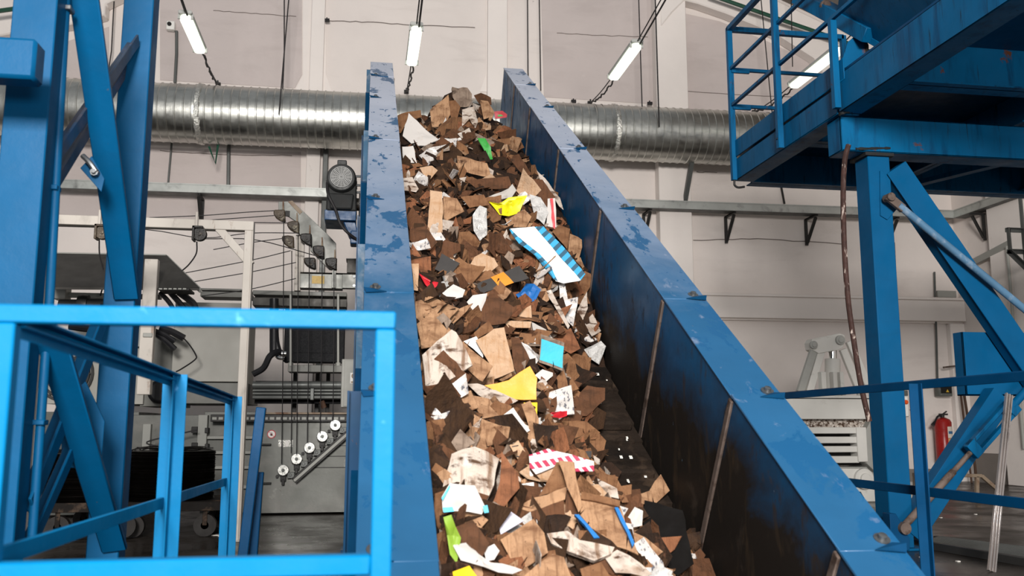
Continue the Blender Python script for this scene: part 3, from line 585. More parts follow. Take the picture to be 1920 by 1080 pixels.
# flaking corner plate at the beam joint and the box chute standing above the deck
m = MB(); m.prism([ay(1580, 110, PY-.1), ay(1590, 78, PY-.1), ay(1606, 66, PY-.1), ay(1622, 72, PY-.1), ay(1624, 118, PY-.1), ay(1602, 136, PY-.1), ay(1584, 146, PY-.1)], (0, .012, 0)); part(m, 'corner_plate', 'blue_platform', pf, .002)
ch = thing('chute_box', ay(1660, 92, 6.3), 'blue steel box chute with flaking rusty edges above the platform beam', 'chute')
A, B, Cc, D = ay(1566, 36, 6.9), ay(1660, 91, 6.35), ay(1840, -34, 4.9), ay(1590, -130, 6.0)
nrm = (B-A).cross(Cc-A).normalized(); nrm = nrm if nrm.z > 0 else -nrm
m = MB(); m.prism([A, B, Cc, D], nrm*.9); part(m, 'chute_body', 'blue_platform', ch, .01)
m = MB(); m.bar(A-nrm*.0, B, .05, .05); m.bar(B, Cc, .05, .05); part(m, 'edge_angle', 'blue_platform', ch, .003)
m = MB(); m.bar(ay(1505, -4, 7.4), ay(1640, 68, 6.45), .2, .12); part(m, 'flange', 'blue_platform', ch, .004)
m = MB(); m.lathe(ay(1546, 12, 7.0), (0, -1, 0), [(0, .05), (.03, .05), (.03, .03), (.05, .03)], 10); part(m, 'rusty_bolt', 'weld_rust', ch, 0)
for pts, r0, Yo in (([(1583, 128), (1581, 150), (1584, 172), (1582, 196)], .022, -.13), ([(1574, 214), (1590, 209), (1606, 206)], .018, -.1), ([(1604, 279), (1625, 279), (1648, 278), (1669, 278)], .014, -.02), ([(1458, 262), (1462, 240), (1459, 225)], .014, -.0), ([(1622, 70), (1626, 95), (1622, 118)], .016, -.11)):
    q = spline([ay(x, y, (yb if x < 1500 else PY)+Yo) for x, y in pts], 5); m = MB(); m.tube(q, [r0*R.uniform(.55, 1.1) for _ in q], 7); part(m, 'weld_seam', 'cap_dark', pf, 0, 'dark rusty weld seam')
# diagonal braces, mid panel, rods
BY = PY+.05
m = MB(); p0, p1 = ay(1672, 318, BY), ay(1945, 716, BY); m.bar(p0, p1, .12, .19); m.bar(p0+V((0, -.065, .0)), p1+V((0, -.065, 0)), .012, .21); part(m, 'diagonal_brace', 'blue_frame', pf, .004)
m = MB(); p0, p1 = ay(1872, 742, BY), ay(1702, 1000, BY); m.chan(p0, p1, .12, .20, .012, (0, 0, 1)); part(m, 'diagonal_brace', 'blue_frame', pf, .002)
m = MB(); a, b = ay(1830, 618, BY-.1), ay(2010, 741, BY-.1); m.box(a.x, b.x, BY+.08, BY+.095, b.z, a.z); m.box(a.x, a.x+.012, BY+.08, BY+.2, b.z, a.z); m.box(a.x, b.x, BY+.08, BY+.2, b.z, b.z+.012); part(m, 'joint_panel', 'blue_frame', pf, .002)
m = MB(); m.prism([ay(1650, 320, PY-.012), ay(1656, 320, PY-.012), ay(1682, 392, PY-.012), ay(1664, 412, PY-.012), ay(1651, 404, PY-.012)], (0, .012, 0)); part(m, 'gusset_plate', 'blue_frame', pf, .002)
rod = thing('tie_rod', ay(1700, 385, PY-.1), 'dull blue round tie rod slanting down from the blue column', 'rod')
p0, p1 = ay(1685, 385, PY-.1), ay(1960, 612, PY-.1)
m = MB(); m.cyl(p0, p1, .03, 16); part(m, 'rod', 'blue_dusty', rod, 0)
m = MB(); d = (p1-p0).normalized(); m.bar(p0-d*.12, p0+d*.05, .035, .07, (0, 0, 1)); m.lathe(p0-d*.1+V((0, -.04, 0)), (0, 1, 0), [(0, .035), (.09, .035)], 14); part(m, 'clevis', 'weld_rust', rod, .004)
tb = thing('turnbuckle_brace', ay(1690, 1000, PY-.12), 'rusty blue turnbuckle rod rising from the foot of the blue column', 'rod')
p0, p1 = ay(1692, 990, PY-.12), ay(1955, 698, PY-.12); d = (p1-p0).normalized(); L = (p1-p0).length
m = MB(); m.cyl(p0, p0+d*.35*L, .028, 14); m.cyl(p0+d*.33*L, p0+d*.5*L, .02, 12); part(m, 'lower_rod', 'weld_rust', tb, 0)
_, sv, uv = frame(d); 
m = MB()
for s_ in (-1, 1): m.bar(p0+d*.48*L+uv*.05*s_, p0+d*.78*L+uv*.05*s_, .05, .03, (0, 0, 1))
m.bar(p0+d*.47*L, p0+d*.52*L, .06, .13); m.bar(p0+d*.74*L, p0+d*.79*L, .06, .13); part(m, 'buckle', 'blue_platform', tb, .004)
m = MB(); m.cyl(p0+d*.77*L, p1, .032, 14); part(m, 'upper_rod', 'blue_frame', tb, 0)
m = MB(); m.prism([ay(1668, 963, PY-.13), ay(1680, 963, PY-.13), ay(1706, 1010, PY-.13), ay(1706, 1032, PY-.13), ay(1672, 1032, PY-.13)], (0, .1, 0)); part(m, 'anchor_plate', 'blue_dark', tb, .003)
m = MB(); m.cyl(p0+V((0, -.05, 0)), p0+V((0, .1, 0)), .045, 14); part(m, 'anchor_pin', 'weld_rust', tb, 0)
# hanging hose
hp = [ay(x, y, PY-.2) for x, y in ((1591, 272), (1584, 300), (1581, 360), (1583, 460), (1590, 560), (1601, 640), (1614, 720), (1630, 790))]
m = MB(); m.tube(spline(hp), .021, 10); tag(m.build('hanging_hose', 'rope_brown'), 'worn brown hose hanging from the platform beam left of the blue column', 'hose')
# ------------------------------------------------------------------ baling machine at the left
FYB = 10.4
bal = thing('baling_machine', (-1.6, FYB+.6, 0), 'big grey steel baling machine standing along the back left of the hall', 'machine')
def P(x, y, Y=FYB): return ay(x, y, Y)
def slab(m, x0, y0, x1, y1, Y, d):
    a, b = P(x0, y0, Y), P(x1, y1, Y); return m.box(a.x, b.x, Y, Y+d, min(a.z, b.z), max(a.z, b.z))
def bp(m, n, mt, par=bal, bevel=.004, label=None): return part(m, n, mt, par, bevel, label)
zf = 0.02
# lower body: right front panel, mid ribbed panel, left panel
m = MB(); a, b = P(484, 790), P(684, 790); m.box(a.x, b.x+.25, FYB, FYB+1.3, zf, a.z); body = bp(m, 'body_panel', 'machine_plate')
m = MB(); slab(m, 250, 778, 372, 850, FYB+.1, 1.2); bp(m, 'body_panel', 'machine_plate')
m = MB(); a, b = P(384, 772, FYB+.12), P(484, 950, FYB+.12); m.box(a.x, b.x, FYB+.12, FYB+1.3, zf, a.z); bp(m, 'body_panel', 'machine_plate')
m = MB(); a, b = P(70, 772, FYB+.12), P(250, 950, FYB+.12); m.box(a.x, b.x, FYB+.12, FYB+1.3, zf, a.z); bp(m, 'body_panel', 'machine_plate')
for y in (818, 846, 874, 911): m = MB(); slab(m, 386, y, 484, y+5, FYB+.06, .08); bp(m, 'rib', 'machine_pale', bevel=.002)
for x0, x1 in ((268, 280), (372, 386)): m = MB(); slab(m, x0, 778 if x0 > 300 else 795, x1, 846, FYB+.02, .1); bp(m, 'upright', 'machine_pale')
for y in (800, 830):
    m = MB(); slab(m, 359, y, 370, y+12, FYB+.0, .1); slab(m, 384, y+2, 390, y+12, FYB+.0, .1); bp(m, 'hinge', 'dark_steel')
# perforated cable duct strip along the top of the body
m = MB(); slab(m, 395, 777, 684, 791, FYB-.06, .25); st = bp(m, 'cable_channel', 'dark_steel')
m = MB()
for x in range(398, 680, 12): slab(m, x, 782, x+8, 787, FYB-.065, .02)
bp(m, 'channel_slots', 'machine_pale', st, 0)
m = MB(); slab(m, 486, 773, 680, 777, FYB-.02, .3); bp(m, 'channel_lid', 'rust_tube')
# seams on the panel (thin ribs)
for y in (811, 835, 855, 876): m = MB(); slab(m, 575 if y > 840 else 600, y, 676, y+1, FYB-.004, .01); bp(m, 'panel_seam', 'dark_steel', bevel=0)
m = MB(); slab(m, 663, 932, 678, 950, FYB-.03, .05); bp(m, 'latch', 'dark_steel')
for y in (832, 905): m = MB(); slab(m, 488, y, 508, y+3, FYB-.05, .06); bp(m, 'handle', 'dark_steel')
# guide bar and five wire guide discs
a, b = P(552, 901, FYB-.05), P(652, 813, FYB-.05)
m = MB(); m.bar(a, b, .08, .075, (0, 0, 1)); gb = bp(m, 'guide_bar', 'dark_steel')
m = MB(); m.bar(a+V((0, -.045, 0)), b+V((0, -.045, 0)), .01, .028, (0, 0, 1)); bp(m, 'guide_strip', 'machine_pale', gb, 0)
for i, (x, y) in enumerate(((532, 881), (557, 860), (581, 839), (605, 818), (629, 797))):
    c = P(x, y, FYB-.02); m = MB(); m.lathe(c, (0, -1, 0), [(0, .05), (.05, .05), (.05, .062), (.075, .062), (.08, .055)], 26)
    for k in range(12): q = 2*pi*k/12; m.bar(c+V((cos(q)*.03, -.082, sin(q)*.03)), c+V((cos(q)*.056, -.082, sin(q)*.056)), .004, .006)
    d = bp(m, 'guide_disc', 'disc_steel', bal, 0)
    m = MB(); m.lathe(c+V((0, -.08, 0)), (0, -1, 0), [(0, .018), (.015, .018), (.015, .01), (.03, .01)], 14); bp(m, 'hub', 'grey_steel', d, 0)
    m = MB(); m.box(c.x-.03, c.x+.03, FYB-.06, FYB, c.z-.12, c.z-.06); m.box(c.x-.015, c.x+.015, FYB-.07, FYB, c.z-.16, c.z-.1); bp(m, 'bracket', 'dark_steel', d)
    p = P(x+13, y+9, FYB); m = MB(); m.box(p.x-.03, p.x+.045, FYB-.07, FYB, p.z-.035, p.z+.03); m.cyl((p.x, FYB-.075, p.z), (p.x, FYB-.06, p.z), .018, 12); bp(m, 'sensor', 'grey_steel', d)
for x, y in ((617, 808), (568, 850), (520, 893)): c = P(x, y); m = MB(); m.cyl(c, c-V((0, .04, 0)), .017, 10); bp(m, 'stud', 'dark_steel', bevel=0)
# no-touch sign and info plate on the panel
c = P(509, 814, FYB-.006); sg = MB().cyl(c, c+V((0, .006, 0)), .046, 28); s_ = bp(sg, 'warning_sign', 'sign_white', bevel=0, label='round white sign with red ring barring a hand')
m = MB(); m.ring(c-V((0, .003, 0)), (0, 1, 0), .038, .046, .003); q = .028; m.bar(c+V((-q, -.003, q)), c+V((q, -.003, -q)), .003, .009, (0, -1, 0)); bp(m, 'red_ring', 'sign_red', s_, 0)
m = MB(); m.lathe(c+V((.0, -.002, -.006)), (0, -1, 0), [(0, .013), (.001, .013)], 14)
for k, (dx, dz) in enumerate(((-.012, .016), (-.004, .022), (.004, .021), (.012, .015))): m.bar(c+V((dx*.6, -.0025, 0)), c+V((dx, -.0025, dz)), .002, .005, (0, -1, 0))
bp(m, 'hand_mark', 'label_black', s_, 0)
m = MB(); slab(m, 522, 825, 549, 838, FYB-.006, .006); s_ = bp(m, 'info_plate', 'foil_tape', bevel=0)
m = MB(); slab(m, 536, 826, 541, 837, FYB-.008, .003); slab(m, 524, 832, 529, 837, FYB-.008, .003); bp(m, 'plate_mark', 'sign_white', s_, 0)
# upper bodies: white box with grey sill behind the gate post, left box, hood, posts
m = MB(); slab(m, 329, 566, 455, 716, FYB+.2, 1.0); bp(m, 'upper_housing', 'machine_white')
m = MB(); a, b = P(329, 717, FYB+.1), P(462, 757, FYB+.1); m.box(a.x, b.x, FYB+.1, FYB+1.2, b.z, a.z); bp(m, 'upper_sill', 'machine_grey')
m = MB(); slab(m, 96, 620, 268, 758, FYB+.3, 1.0); lh = bp(m, 'upper_housing', 'machine_white')
m = MB(); a, b = P(268, 628, FYB+.3), P(329, 762, FYB+.3); m.box(a.x, b.x, FYB+.35, FYB+1.2, b.z, a.z); bp(m, 'side_housing', 'machine_grey')
m = MB(); slab(m, 240, 610, 268, 650, FYB+.22, .1); bp(m, 'cover_plate', 'machine_pale')
c = P(122, 700, FYB+.28); m = MB()
for r in (.07, .13, .19, .25, .29): m.ring(c, (0, -1, 0), r-.012, r+.012, .03, 32)
for k in range(6): q = pi*k/6; m.bar(c+V((cos(q)*.29, -.02, sin(q)*.29)), c-V((cos(q)*.29, .02, sin(q)*.29)), .01, .014)
bp(m, 'fan_guard', 'dark_steel', bevel=0)
m = MB(); m.cyl(c+V((0, .02, 0)), c+V((0, .03, 0)), .29, 32); bp(m, 'fan_opening', 'grey_steel', bevel=0)
c = P(303, 735, FYB+.3); m = MB(); m.lathe(c, (0, -1, 0), [(0, .13), (.1, .13), (.12, .1), (.12, .09)], 28); bp(m, 'round_cover', 'black_rubber', bevel=0)
# sloping dark hood with pale lip
A, B = P(90, 478, FYB+.2), P(312, 482, FYB+.2); C_, D_ = P(376, 545, FYB-.5), P(90, 543, FYB-.5)
m = MB(); m.hexa([A, B, D_, C_, A+V((0, 0, .03)), B+V((0, 0, .03)), D_+V((0, 0, .03)), C_+V((0, 0, .03))]); bp(m, 'hood', 'hood_dark')
m = MB(); m.bar(A+V((0, 0, .0)), B, .04, .06); m.bar(B, C_, .02, .05); bp(m, 'hood_lip', 'machine_pale')
m = MB(); slab(m, 125, 548, 300, 560, FYB+.1, .1); slab(m, 100, 527, 122, 560, FYB, .2); bp(m, 'hood_rail', 'machine_pale')
m = MB(); slab(m, 271, 485, 281, 740, FYB-.64, .1); bp(m, 'hood_post', 'post_white', bevel=.006)
m = MB(); slab(m, 268, 624, 285, 632, FYB-.66, .1); bp(m, 'post_clamp', 'machine_pale')
m = MB(); slab(m, 296, 539, 355, 545, FYB-.62, .3); hl = bp(m, 'junction_rack', 'dark_steel')
m = MB()
for x in range(298, 352, 9): slab(m, x, 540, x+6, 543, FYB-.63, .02)
bp(m, 'rack_tabs', 'machine_pale', hl, 0)
for k, pts in enumerate((((300, 548), (318, 568), (330, 590)), ((318, 547), (335, 566), (350, 585)), ((335, 548), (352, 560), (364, 572), (366, 590)), ((290, 620), (310, 628), (328, 640)), ((292, 626), (312, 640), (328, 655)), ((300, 615), (322, 622), (345, 634)))):
    m = MB(); m.tube(spline([P(x, y, FYB-.3+.03*k) for x, y in pts]), .025+.006*(k % 3), 8); bp(m, 'hose', 'black_rubber', bevel=0)
m = MB(); a = P(130, 575, FYB-.1); m.cyl(P(112, 575, FYB), P(148, 575, FYB), .08, 18); m.lathe(P(148, 572, FYB), (1, 0, 0), [(0, .11), (.05, .12), (.1, .11), (.1, .08), (.45, .08)], 22); bp(m, 'hydraulic_motor', 'motor_grey', bevel=0)
for k, pts in enumerate((((190, 575), (230, 570), (262, 590)), ((110, 590), (170, 600), (240, 604)), ((130, 612), (190, 618), (240, 612)))):
    m = MB(); m.tube(spline([P(x, y, FYB-.1) for x, y in pts]), .04, 8); bp(m, 'hose', 'black_rubber', bevel=0)
# long pale rail of the machine behind the gate
m = MB(); slab(m, 376, 540, 470, 546, FYB+.4, .3); slab(m, 376, 546, 470, 558, FYB+.35, .3); bp(m, 'long_rail', 'machine_grey')
# black cooler with rods, its ledge and the roller bank below
m = MB(); slab(m, 474, 544, 650, 556, FYB+.2, .3); bp(m, 'cooler_ledge', 'machine_grey')
m = MB(); slab(m, 474, 557, 650, 576, FYB+.25, .3); bp(m, 'cooler_header', 'hood_dark')
m = MB(); slab(m, 535, 576, 645, 680, FYB+.2, .2); ck = bp(m, 'cooler', 'black_core', bevel=.008)
m = MB(); slab(m, 548, 585, 632, 662, FYB+.19, .02); bp(m, 'cooler_core', 'black_core', ck, 0)
for x in (545, 634): m = MB(); m.cyl(P(x, 552, FYB+.12), P(x, 681, FYB+.12), .014, 10); m.cyl(P(x, 680, FYB+.12), P(x, 686, FYB+.12), .03, 12); bp(m, 'tie_rod', 'machine_pale', bevel=0)
m = MB(); slab(m, 540, 684, 648, 698, FYB+.1, .3); bp(m, 'cooler_shelf', 'machine_grey')
m = MB(); a, b = P(474, 712, FYB+.1), P(645, 756, FYB+.1); m.box(a.x, b.x, FYB+.35, FYB+.5, b.z, a.z); bp(m, 'roller_back', 'black_core')
for y, r in ((722, .042), (732, .016), (738, .016), (745, .022)): m = MB(); m.cyl(P(474, y, FYB+.2), P(645, y, FYB+.2), r, 14); bp(m, 'roller', 'grey_steel', bevel=0)
m = MB(); slab(m, 582, 728, 588, 750, FYB+.1, .1); bp(m, 'roller_clamp', 'grey_steel')
for x in (550, 592, 612): m = MB(); slab(m, x, 698, x+5, 778, FYB+.6, .05); bp(m, 'strut', 'dark_steel')
# control cabinet
m = MB(); slab(m, 641, 673, 681, 764, FYB-.05, .3); cb = bp(m, 'control_cabinet', 'machine_pale', bevel=.008)
m = MB(); slab(m, 646, 676, 680, 762, FYB-.062, .012); bp(m, 'cabinet_door', 'machine_pale', cb, .003)
m = MB(); slab(m, 657, 699, 671, 719, FYB-.066, .004); lb = bp(m, 'warning_label', 'sign_white', cb, 0)
m = MB(); c = P(664, 705, FYB-.068); m.lathe(c, (0, -1, 0), [(0, .03), (.002, .03)], 18); slab(m, 658, 715, 671, 718, FYB-.068, .002); bp(m, 'label_print', 'rust_tube', lb, 0)
m = MB(); slab(m, 667, 608, 673, 673, FYB+.1, .05); slab(m, 674, 600, 677, 673, FYB+.12, .05); bp(m, 'conduit', 'machine_pale', bevel=.002)
for k in range(4):
    m = MB(); m.tube(spline([P(662+4*k, 765, FYB-.05), P(660+4*k, 790, FYB-.1), P(664+4*k, 808, FYB-.1), P(676+2*k, 816, FYB-.06)]), .022, 8); bp(m, 'cabinet_hose', 'black_rubber', bevel=0)
m = MB(); m.tube(spline([P(474, 702, FYB-.1), P(494, 690, FYB-.1), P(506, 668, FYB-.1), P(520, 660, FYB-.05), P(528, 662, FYB)]), .035, 10); bp(m, 'hose', 'black_rubber', bevel=0)
m = MB(); m.tube(spline([P(515, 606, FYB), P(517, 640, FYB), P(522, 660, FYB)]), .04, 10); m.cyl(P(514, 560, FYB), P(514, 662, FYB), .05, 12); bp(m, 'hose', 'black_rubber', bevel=0)
m = MB(); m.tube(spline([P(517, 660, FYB-.03), P(521, 670, FYB-.03), P(533, 672, FYB-.03)]), .022, 10); m.lathe(P(528, 663, FYB-.05), (1, 0, 0), [(0, .03), (.05, .03)], 12); bp(m, 'pipe_elbow', 'chrome', bevel=0)
m = MB(); m.cyl(P(603, 752, FYB+.1), P(608, 765, FYB+.1), .03, 10); bp(m, 'handle_grip', 'wood_dark', bevel=0)
# top beam and stepped plate that carries the wire pulleys
TY = FYB+.1
m = MB(); slab(m, 563, 513, 642, 541, TY, .2); slab(m, 563, 510, 682, 513, TY-.02, .24); tbm = bp(m, 'top_beam', 'machine_plate')
m = MB(); slab(m, 642, 514, 682, 541, TY-.02, .1); bp(m, 'top_beam_end', 'machine_plate')
m = MB(); slab(m, 585, 517, 608, 532, TY-.006, .006); bp(m, 'yellowed_sticker', 'sticker_yellow', tbm, 0)
for x, y in ((664, 519), (664, 536)): c = P(x, y, TY-.02); m = MB(); m.cyl(c, c-V((0, .02, 0)), .016, 8); bp(m, 'bolt', 'bolt_steel', bevel=0)
m = MB(); m.prism([P(x, y, TY) for x, y in ((522, 378), (548, 377), (612, 437), (630, 456), (630, 507), (617, 505), (582, 470), (582, 440), (560, 440), (555, 415), (540, 405), (522, 400))], (0, .06, 0)); stp = bp(m, 'stepped_plate', 'machine_plate', bevel=.003)
m = MB(); m.prism([P(x, y, TY-.01) for x, y in ((540, 378), (548, 376), (567, 397), (562, 402))], (0, .01, 0)); bp(m, 'rust_patch', 'rust_tube', stp, 0)
m = MB(); slab(m, 555, 440, 563, 545, TY+.05, .06); slab(m, 565, 440, 569, 512, TY+.02, .06); bp(m, 'plate_post', 'post_white')
m = MB(); slab(m, 623, 505, 629, 540, TY-.05, .06); bp(m, 'plate_post', 'machine_plate')
m = MB(); slab(m, 651, 486, 677, 512, TY+.0, .2); cbx = bp(m, 'junction_box', 'hood_dark')
m = MB(); slab(m, 649, 484, 680, 487, TY-.02, .24); bp(m, 'box_rim', 'grey_steel', cbx)
for i, (x, y, mt) in enumerate(((524, 403, 'grease_brown'), (550, 425, 'grease_brown'), (574, 448, 'grease_black'), (597, 471, 'grease_black'), (621, 494, 'grease_black'), (540, 452, 'grease_brown'), (581, 493, 'grease_black'))):
    c = P(x, y, TY-.1); m = MB(); s_ = .072
    m.prism([c+V((dx*s_, .0, dz*s_)) for dx, dz in ((-1, .75), (-.1, .95), (.85, .9), (.9, -.7), (1, -1.0), (.6, -1.0), (.1, -.8), (-.5, -.45), (-.95, .1))], (0, .08, 0))
    for k in range(len(m.v)): m.v[k] += V((R.uniform(-.006, .006), 0, R.uniform(-.006, .006)))
    pu = bp(m, 'wire_pulley', mt, bal, .012)
    m = MB(); m.lathe(c+V((.01, 0, .0)), (0, -1, 0), [(0, .035), (.02, .035), (.02, .012), (.035, .012)], 14); bp(m, 'pulley_hub', mt, pu, 0)
    if i < 5: m = MB(); m.cyl(P(x+7, y-8, TY-.06), P(x+7, y-26, TY-.06), .010, 8, .006); bp(m, 'guide_pin', 'rust_tube', pu, 0)
m = MB(); slab(m, 535, 395, 543, 405, TY-.02, .03); bp(m, 'cover_square', 'dark_steel', stp, 0)
# baling wires
def bwire(pts, label, r=.0055): m = MB(); m.tube([V(p) for p in pts], r, 5); tag(m.build('baling_wire', 'cord_black'), label, 'wire', 'baling wires')
for lab, pts in (('baling wire from the topmost pulley running left', ((514, 395), (460, 398), (380, 404), (280, 408))), ('baling wire just below the topmost one', ((514, 404), (430, 410), (300, 418), (104, 422))),
    ('level baling wire at the second pulley height', ((540, 418), (420, 417), (280, 420))), ('baling wire crossing the gate post below its corner', ((560, 437), (470, 437), (380, 446), (272, 430), (104, 424))),
    ('baling wire rising left into the small middle pulley', ((530, 447), (470, 455), (400, 468))), ('baling wire sagging left from beside the white post, upper one', ((545, 470), (470, 488), (330, 515))),
    ('baling wire falling right from the gate brace to the fourth pulley', ((380, 448), (480, 450), (590, 479))), ('baling wire sagging left from beside the white post, middle one', ((555, 492), (470, 510), (352, 530))),
    ('lowest baling wire sagging left from beside the white post', ((555, 522), (470, 542), (378, 555)))):
    bwire(spline([P(x, y, FYB-.05) for x, y in pts], 4), lab)
for lab, x0, y0, x1, y1 in (('upright baling wire hanging from the topmost pulley', 532, 410, 528, 870), ('upright baling wire beside the chrome rod', 547, 470, 546, 850), ('upright baling wire hanging down before the white post', 559, 440, 556, 852), ('upright baling wire down from the third pulley', 580, 460, 576, 830), ('upright baling wire down from the fourth pulley', 604, 482, 600, 812), ('rightmost upright baling wire, down from the fifth pulley', 626, 505, 624, 790)):
    bwire([P(x0, y0, FYB-.12), P((x0+x1)/2+1, (y0+y1)/2, FYB-.12), P(x1, y1, FYB-.12)], lab)
for lab, pts in (('looping black wire before the white upper housing', ((329, 622), (350, 640), (367, 665), (365, 675), (340, 692), (330, 697))), ('thin wire curling on the lower body panel', ((370, 806), (330, 815), (275, 829), (300, 838), (330, 842), (400, 840))), ('thin wire dropping from the left rusty pulley', ((186, 448), (187, 480), (196, 520), (188, 555))), ('thin wire dropping from the right rusty pulley', ((369, 453), (368, 475), (355, 495), (341, 508)))):
    bwire(spline([P(x, y, FYB-.15) for x, y in pts], 5), lab, .008)
# ------------------------------------------------------------------ white portal gate before the machine, with its two wire pulleys
GYB = 8.1
gt = thing('portal_frame', (-1.9, GYB, 0), 'tall white painted portal frame before the baling machine, rusty at the edges', 'frame')
a, b = P(95, 407, GYB), P(476, 417, GYB); zb_ = P(470, 432, GYB).z
m = MB(); m.box(a.x-.1, b.x, GYB, GYB+.1, zb_, zb_+.085); bp(m, 'top_beam', 'post_white', gt, .005)
m = MB(); p = P(455, 700, GYB); m.box(b.x-.075, b.x-.012, GYB, GYB+.1, 0, zb_); m.box(b.x-.012, b.x, GYB-.0, GYB+.1, 0, zb_); m.box(b.x-.12, b.x+.04, GYB-.04, GYB+.14, 0, .012); bp(m, 'post', 'post_white', gt, .004)
m = MB(); m.box(a.x-.1, a.x-.025, GYB, GYB+.1, 0, zb_); bp(m, 'post', 'post_white', gt, .004)
m = MB(); m.bar(P(410, 428, GYB+.04), P(471, 497, GYB+.04), .07, .06, (0, -1, 0)); bp(m, 'corner_brace', 'post_white', gt, .004)
for lab, x, y, mt in (('rusty wire pulley under the portal beam behind the tower post', 193, 437, 'grease_brown'), ('black wire pulley under the portal beam near its corner', 375, 440, 'grease_black')):
    c = P(x, y, GYB-.03); t = thing('hanging_pulley', c, lab, 'pulley', 'pulleys under the portal beam')
    m = MB(); m.lathe(c+V((0, .03, 0)), (0, -1, 0), [(0, .055), (.02, .06), (.03, .045), (.04, .06), (.06, .055), (.06, .015), (.075, .015)], 22); bp(m, 'wheel', mt, t, 0)
    m = MB(); m.box(c.x-.06, c.x-.04, GYB-.08, GYB+.02, c.z-.06, c.z+.07); m.box(c.x-.06, c.x+.03, GYB-.08, GYB, c.z+.05, c.z+.07); bp(m, 'bracket', mt, t)
    m = MB(); m.cyl(c+V((-.035, .0, .06)), c+V((-.035, .0, .2)), .012, 8); bp(m, 'stem', 'post_white', t, 0)
# ------------------------------------------------------------------ wire coils on a trolley
CY = 8.9
tr_ = thing('coil_trolley', P(250, 985, CY-.4), 'low dark trolley on iron wheels carrying two coils of wire', 'trolley')
zt2 = P(250, 943, CY-.4).z
m = MB(); a, b = P(80, 945, CY), P(410, 945, CY); m.box(a.x, b.x+.05, CY-.45, CY+.45, zt2-.06, zt2); bp(m, 'deck', 'trolley', tr_)
m = MB(); m.box(a.x, b.x+.12, CY-.47, CY-.43, zt2-.07, zt2+.01); m.box(b.x+.04, b.x+.12, CY-.3, CY+.3, zt2-.1, zt2-.0); bp(m, 'front_rail', 'trolley', tr_)
for x, yy in ((385, -.4), (250, -.4), (110, -.4), (385, .35), (110, .35)):
    p = P(x, 980, CY-.4); r = (zt2-.06)/2*.82; m = MB(); c = V((p.x, CY+yy, r+.002)); m.lathe(c-V((0, .03, 0)), (0, 1, 0), [(0, r*.55), (0, r), (.06, r), (.06, r*.55)], 24); m.cyl(c-V((0, .03, 0)), c+V((0, .03, 0)), r*.35, 14); wl = bp(m, 'wheel', 'wheel_rubber', tr_, 0)
    m = MB(); m.box(c.x-.02, c.x+.02, c.y-.045, c.y-.035, c.z, zt2-.06); bp(m, 'fork', 'trolley', wl)
m = MB(); m.lathe((P(262, 975, CY).x, CY-.55, .12), (0, -1, 0), [(0, .1), (.03, .1)], 24); bp(m, 'spare_wheel', 'wheel_rubber', tr_, 0)
for lab, x0, x1, yt in (('right coil of black baling wire on the trolley', 240, 402, 846), ('left coil of black baling wire behind the blue tower braces', 82, 222, 850)):
    a, b = P(x0, 900, CY), P(x1, 900, CY); r = (b.x-a.x)/2; cx_ = (a.x+b.x)/2; zt3 = P(320, yt, CY-.3).z
    m = MB(); prof = []; n = 64
    for k in range(n): z = (zt3-zt2)*k/n; prof += [(z, r-.008+R.uniform(-.004, .004)), (z+(zt3-zt2)/n*.5, r+R.uniform(-.003, .004))]
    prof += [(zt3-zt2, r-.02), (zt3-zt2, r*.55), (.02, r*.55)]
    m.lathe((cx_, CY, zt2), (0, 0, 1), prof, 48, (0, 1, 0)); o = m.build('wire_coil', 'coil_wire'); tag(o, lab, 'coil', 'coils of baling wire')
    m = MB()
    for k in range(5):
        q = R.uniform(0, 6); m.tube([(cx_+cos(q+j*.3)*r*(.7+.06*k), CY+sin(q+j*.3)*r*(.7+.06*k), zt3+.01+.02*sin(j*.4+k)) for j in range(22)], .005, 4)
    m.build('loose_strands', 'coil_wire', o)
m = MB()
for x, y in ((410, 1003), (403, 1004), (416, 1005)): p = az(x, y, 0); m.box(p.x-.03, p.x+.03, p.y-.02, p.y+.02, 0, .006)
tag(m.build('paper_litter', 'paper_scrap'), 'few white paper crumbs on the wet floor by the trolley', 'litter', kind='stuff')

# ------------------------------------------------------------------ white baling press at the right
SY = 11.0
pr = thing('baling_press', (6.3, SY+.5, 0), 'white hydraulic press with a pressed paper bale behind the right guard rail', 'press')
def sp(m, n, mt='press_white', par=None, bevel=.006, label=None): return part(m, n, mt, par or pr, bevel, label)
m = MB(); slab(m, 1440, 741, 1660, 747, SY-.05, 1.1); slab(m, 1440, 747, 1660, 786, SY, 1.0); sp(m, 'top_beam')
m = MB(); slab(m, 1425, 782, 1662, 802, SY+.12, .7); sp(m, 'paper_bale', 'paper_bale', label='pressed bale of mixed white and brown paper')
for y0, y1 in ((801, 813), (819, 831), (837, 848), (856, 868)): m = MB(); slab(m, 1430, y0, 1612, y1, SY, .14); sp(m, 'slat')
m = MB(); slab(m, 1430, 800, 1625, 872, SY+.16, .05); sp(m, 'slat_gap', 'dark_recess', bevel=0)
m = MB(); slab(m, 1606, 801, 1628, 866, SY-.02, .2); sp(m, 'slat_end')
m = MB(); m.prism([P(x, y, SY-.0) for x, y in ((1622, 810), (1632, 790), (1642, 788), (1648, 884), (1640, 884), (1624, 868))], (0, .5, 0)); sp(m, 'side_cheek', 'press_grey')
m = MB(); slab(m, 1500, 876, 1640, 902, SY+.1, .6); sp(m, 'lower_frame', 'press_grey')
c = P(1622, 898, SY-.05); m = MB(); m.lathe(c+V((0, .3, 0)), (0, -1, 0), [(0, .13), (.3, .13), (.3, .07), (.34, .07), (.34, .03)], 26); m.box(c.x-.4, c.x, SY, SY+.3, c.z-.08, c.z+.13); sp(m, 'pivot', 'press_white')
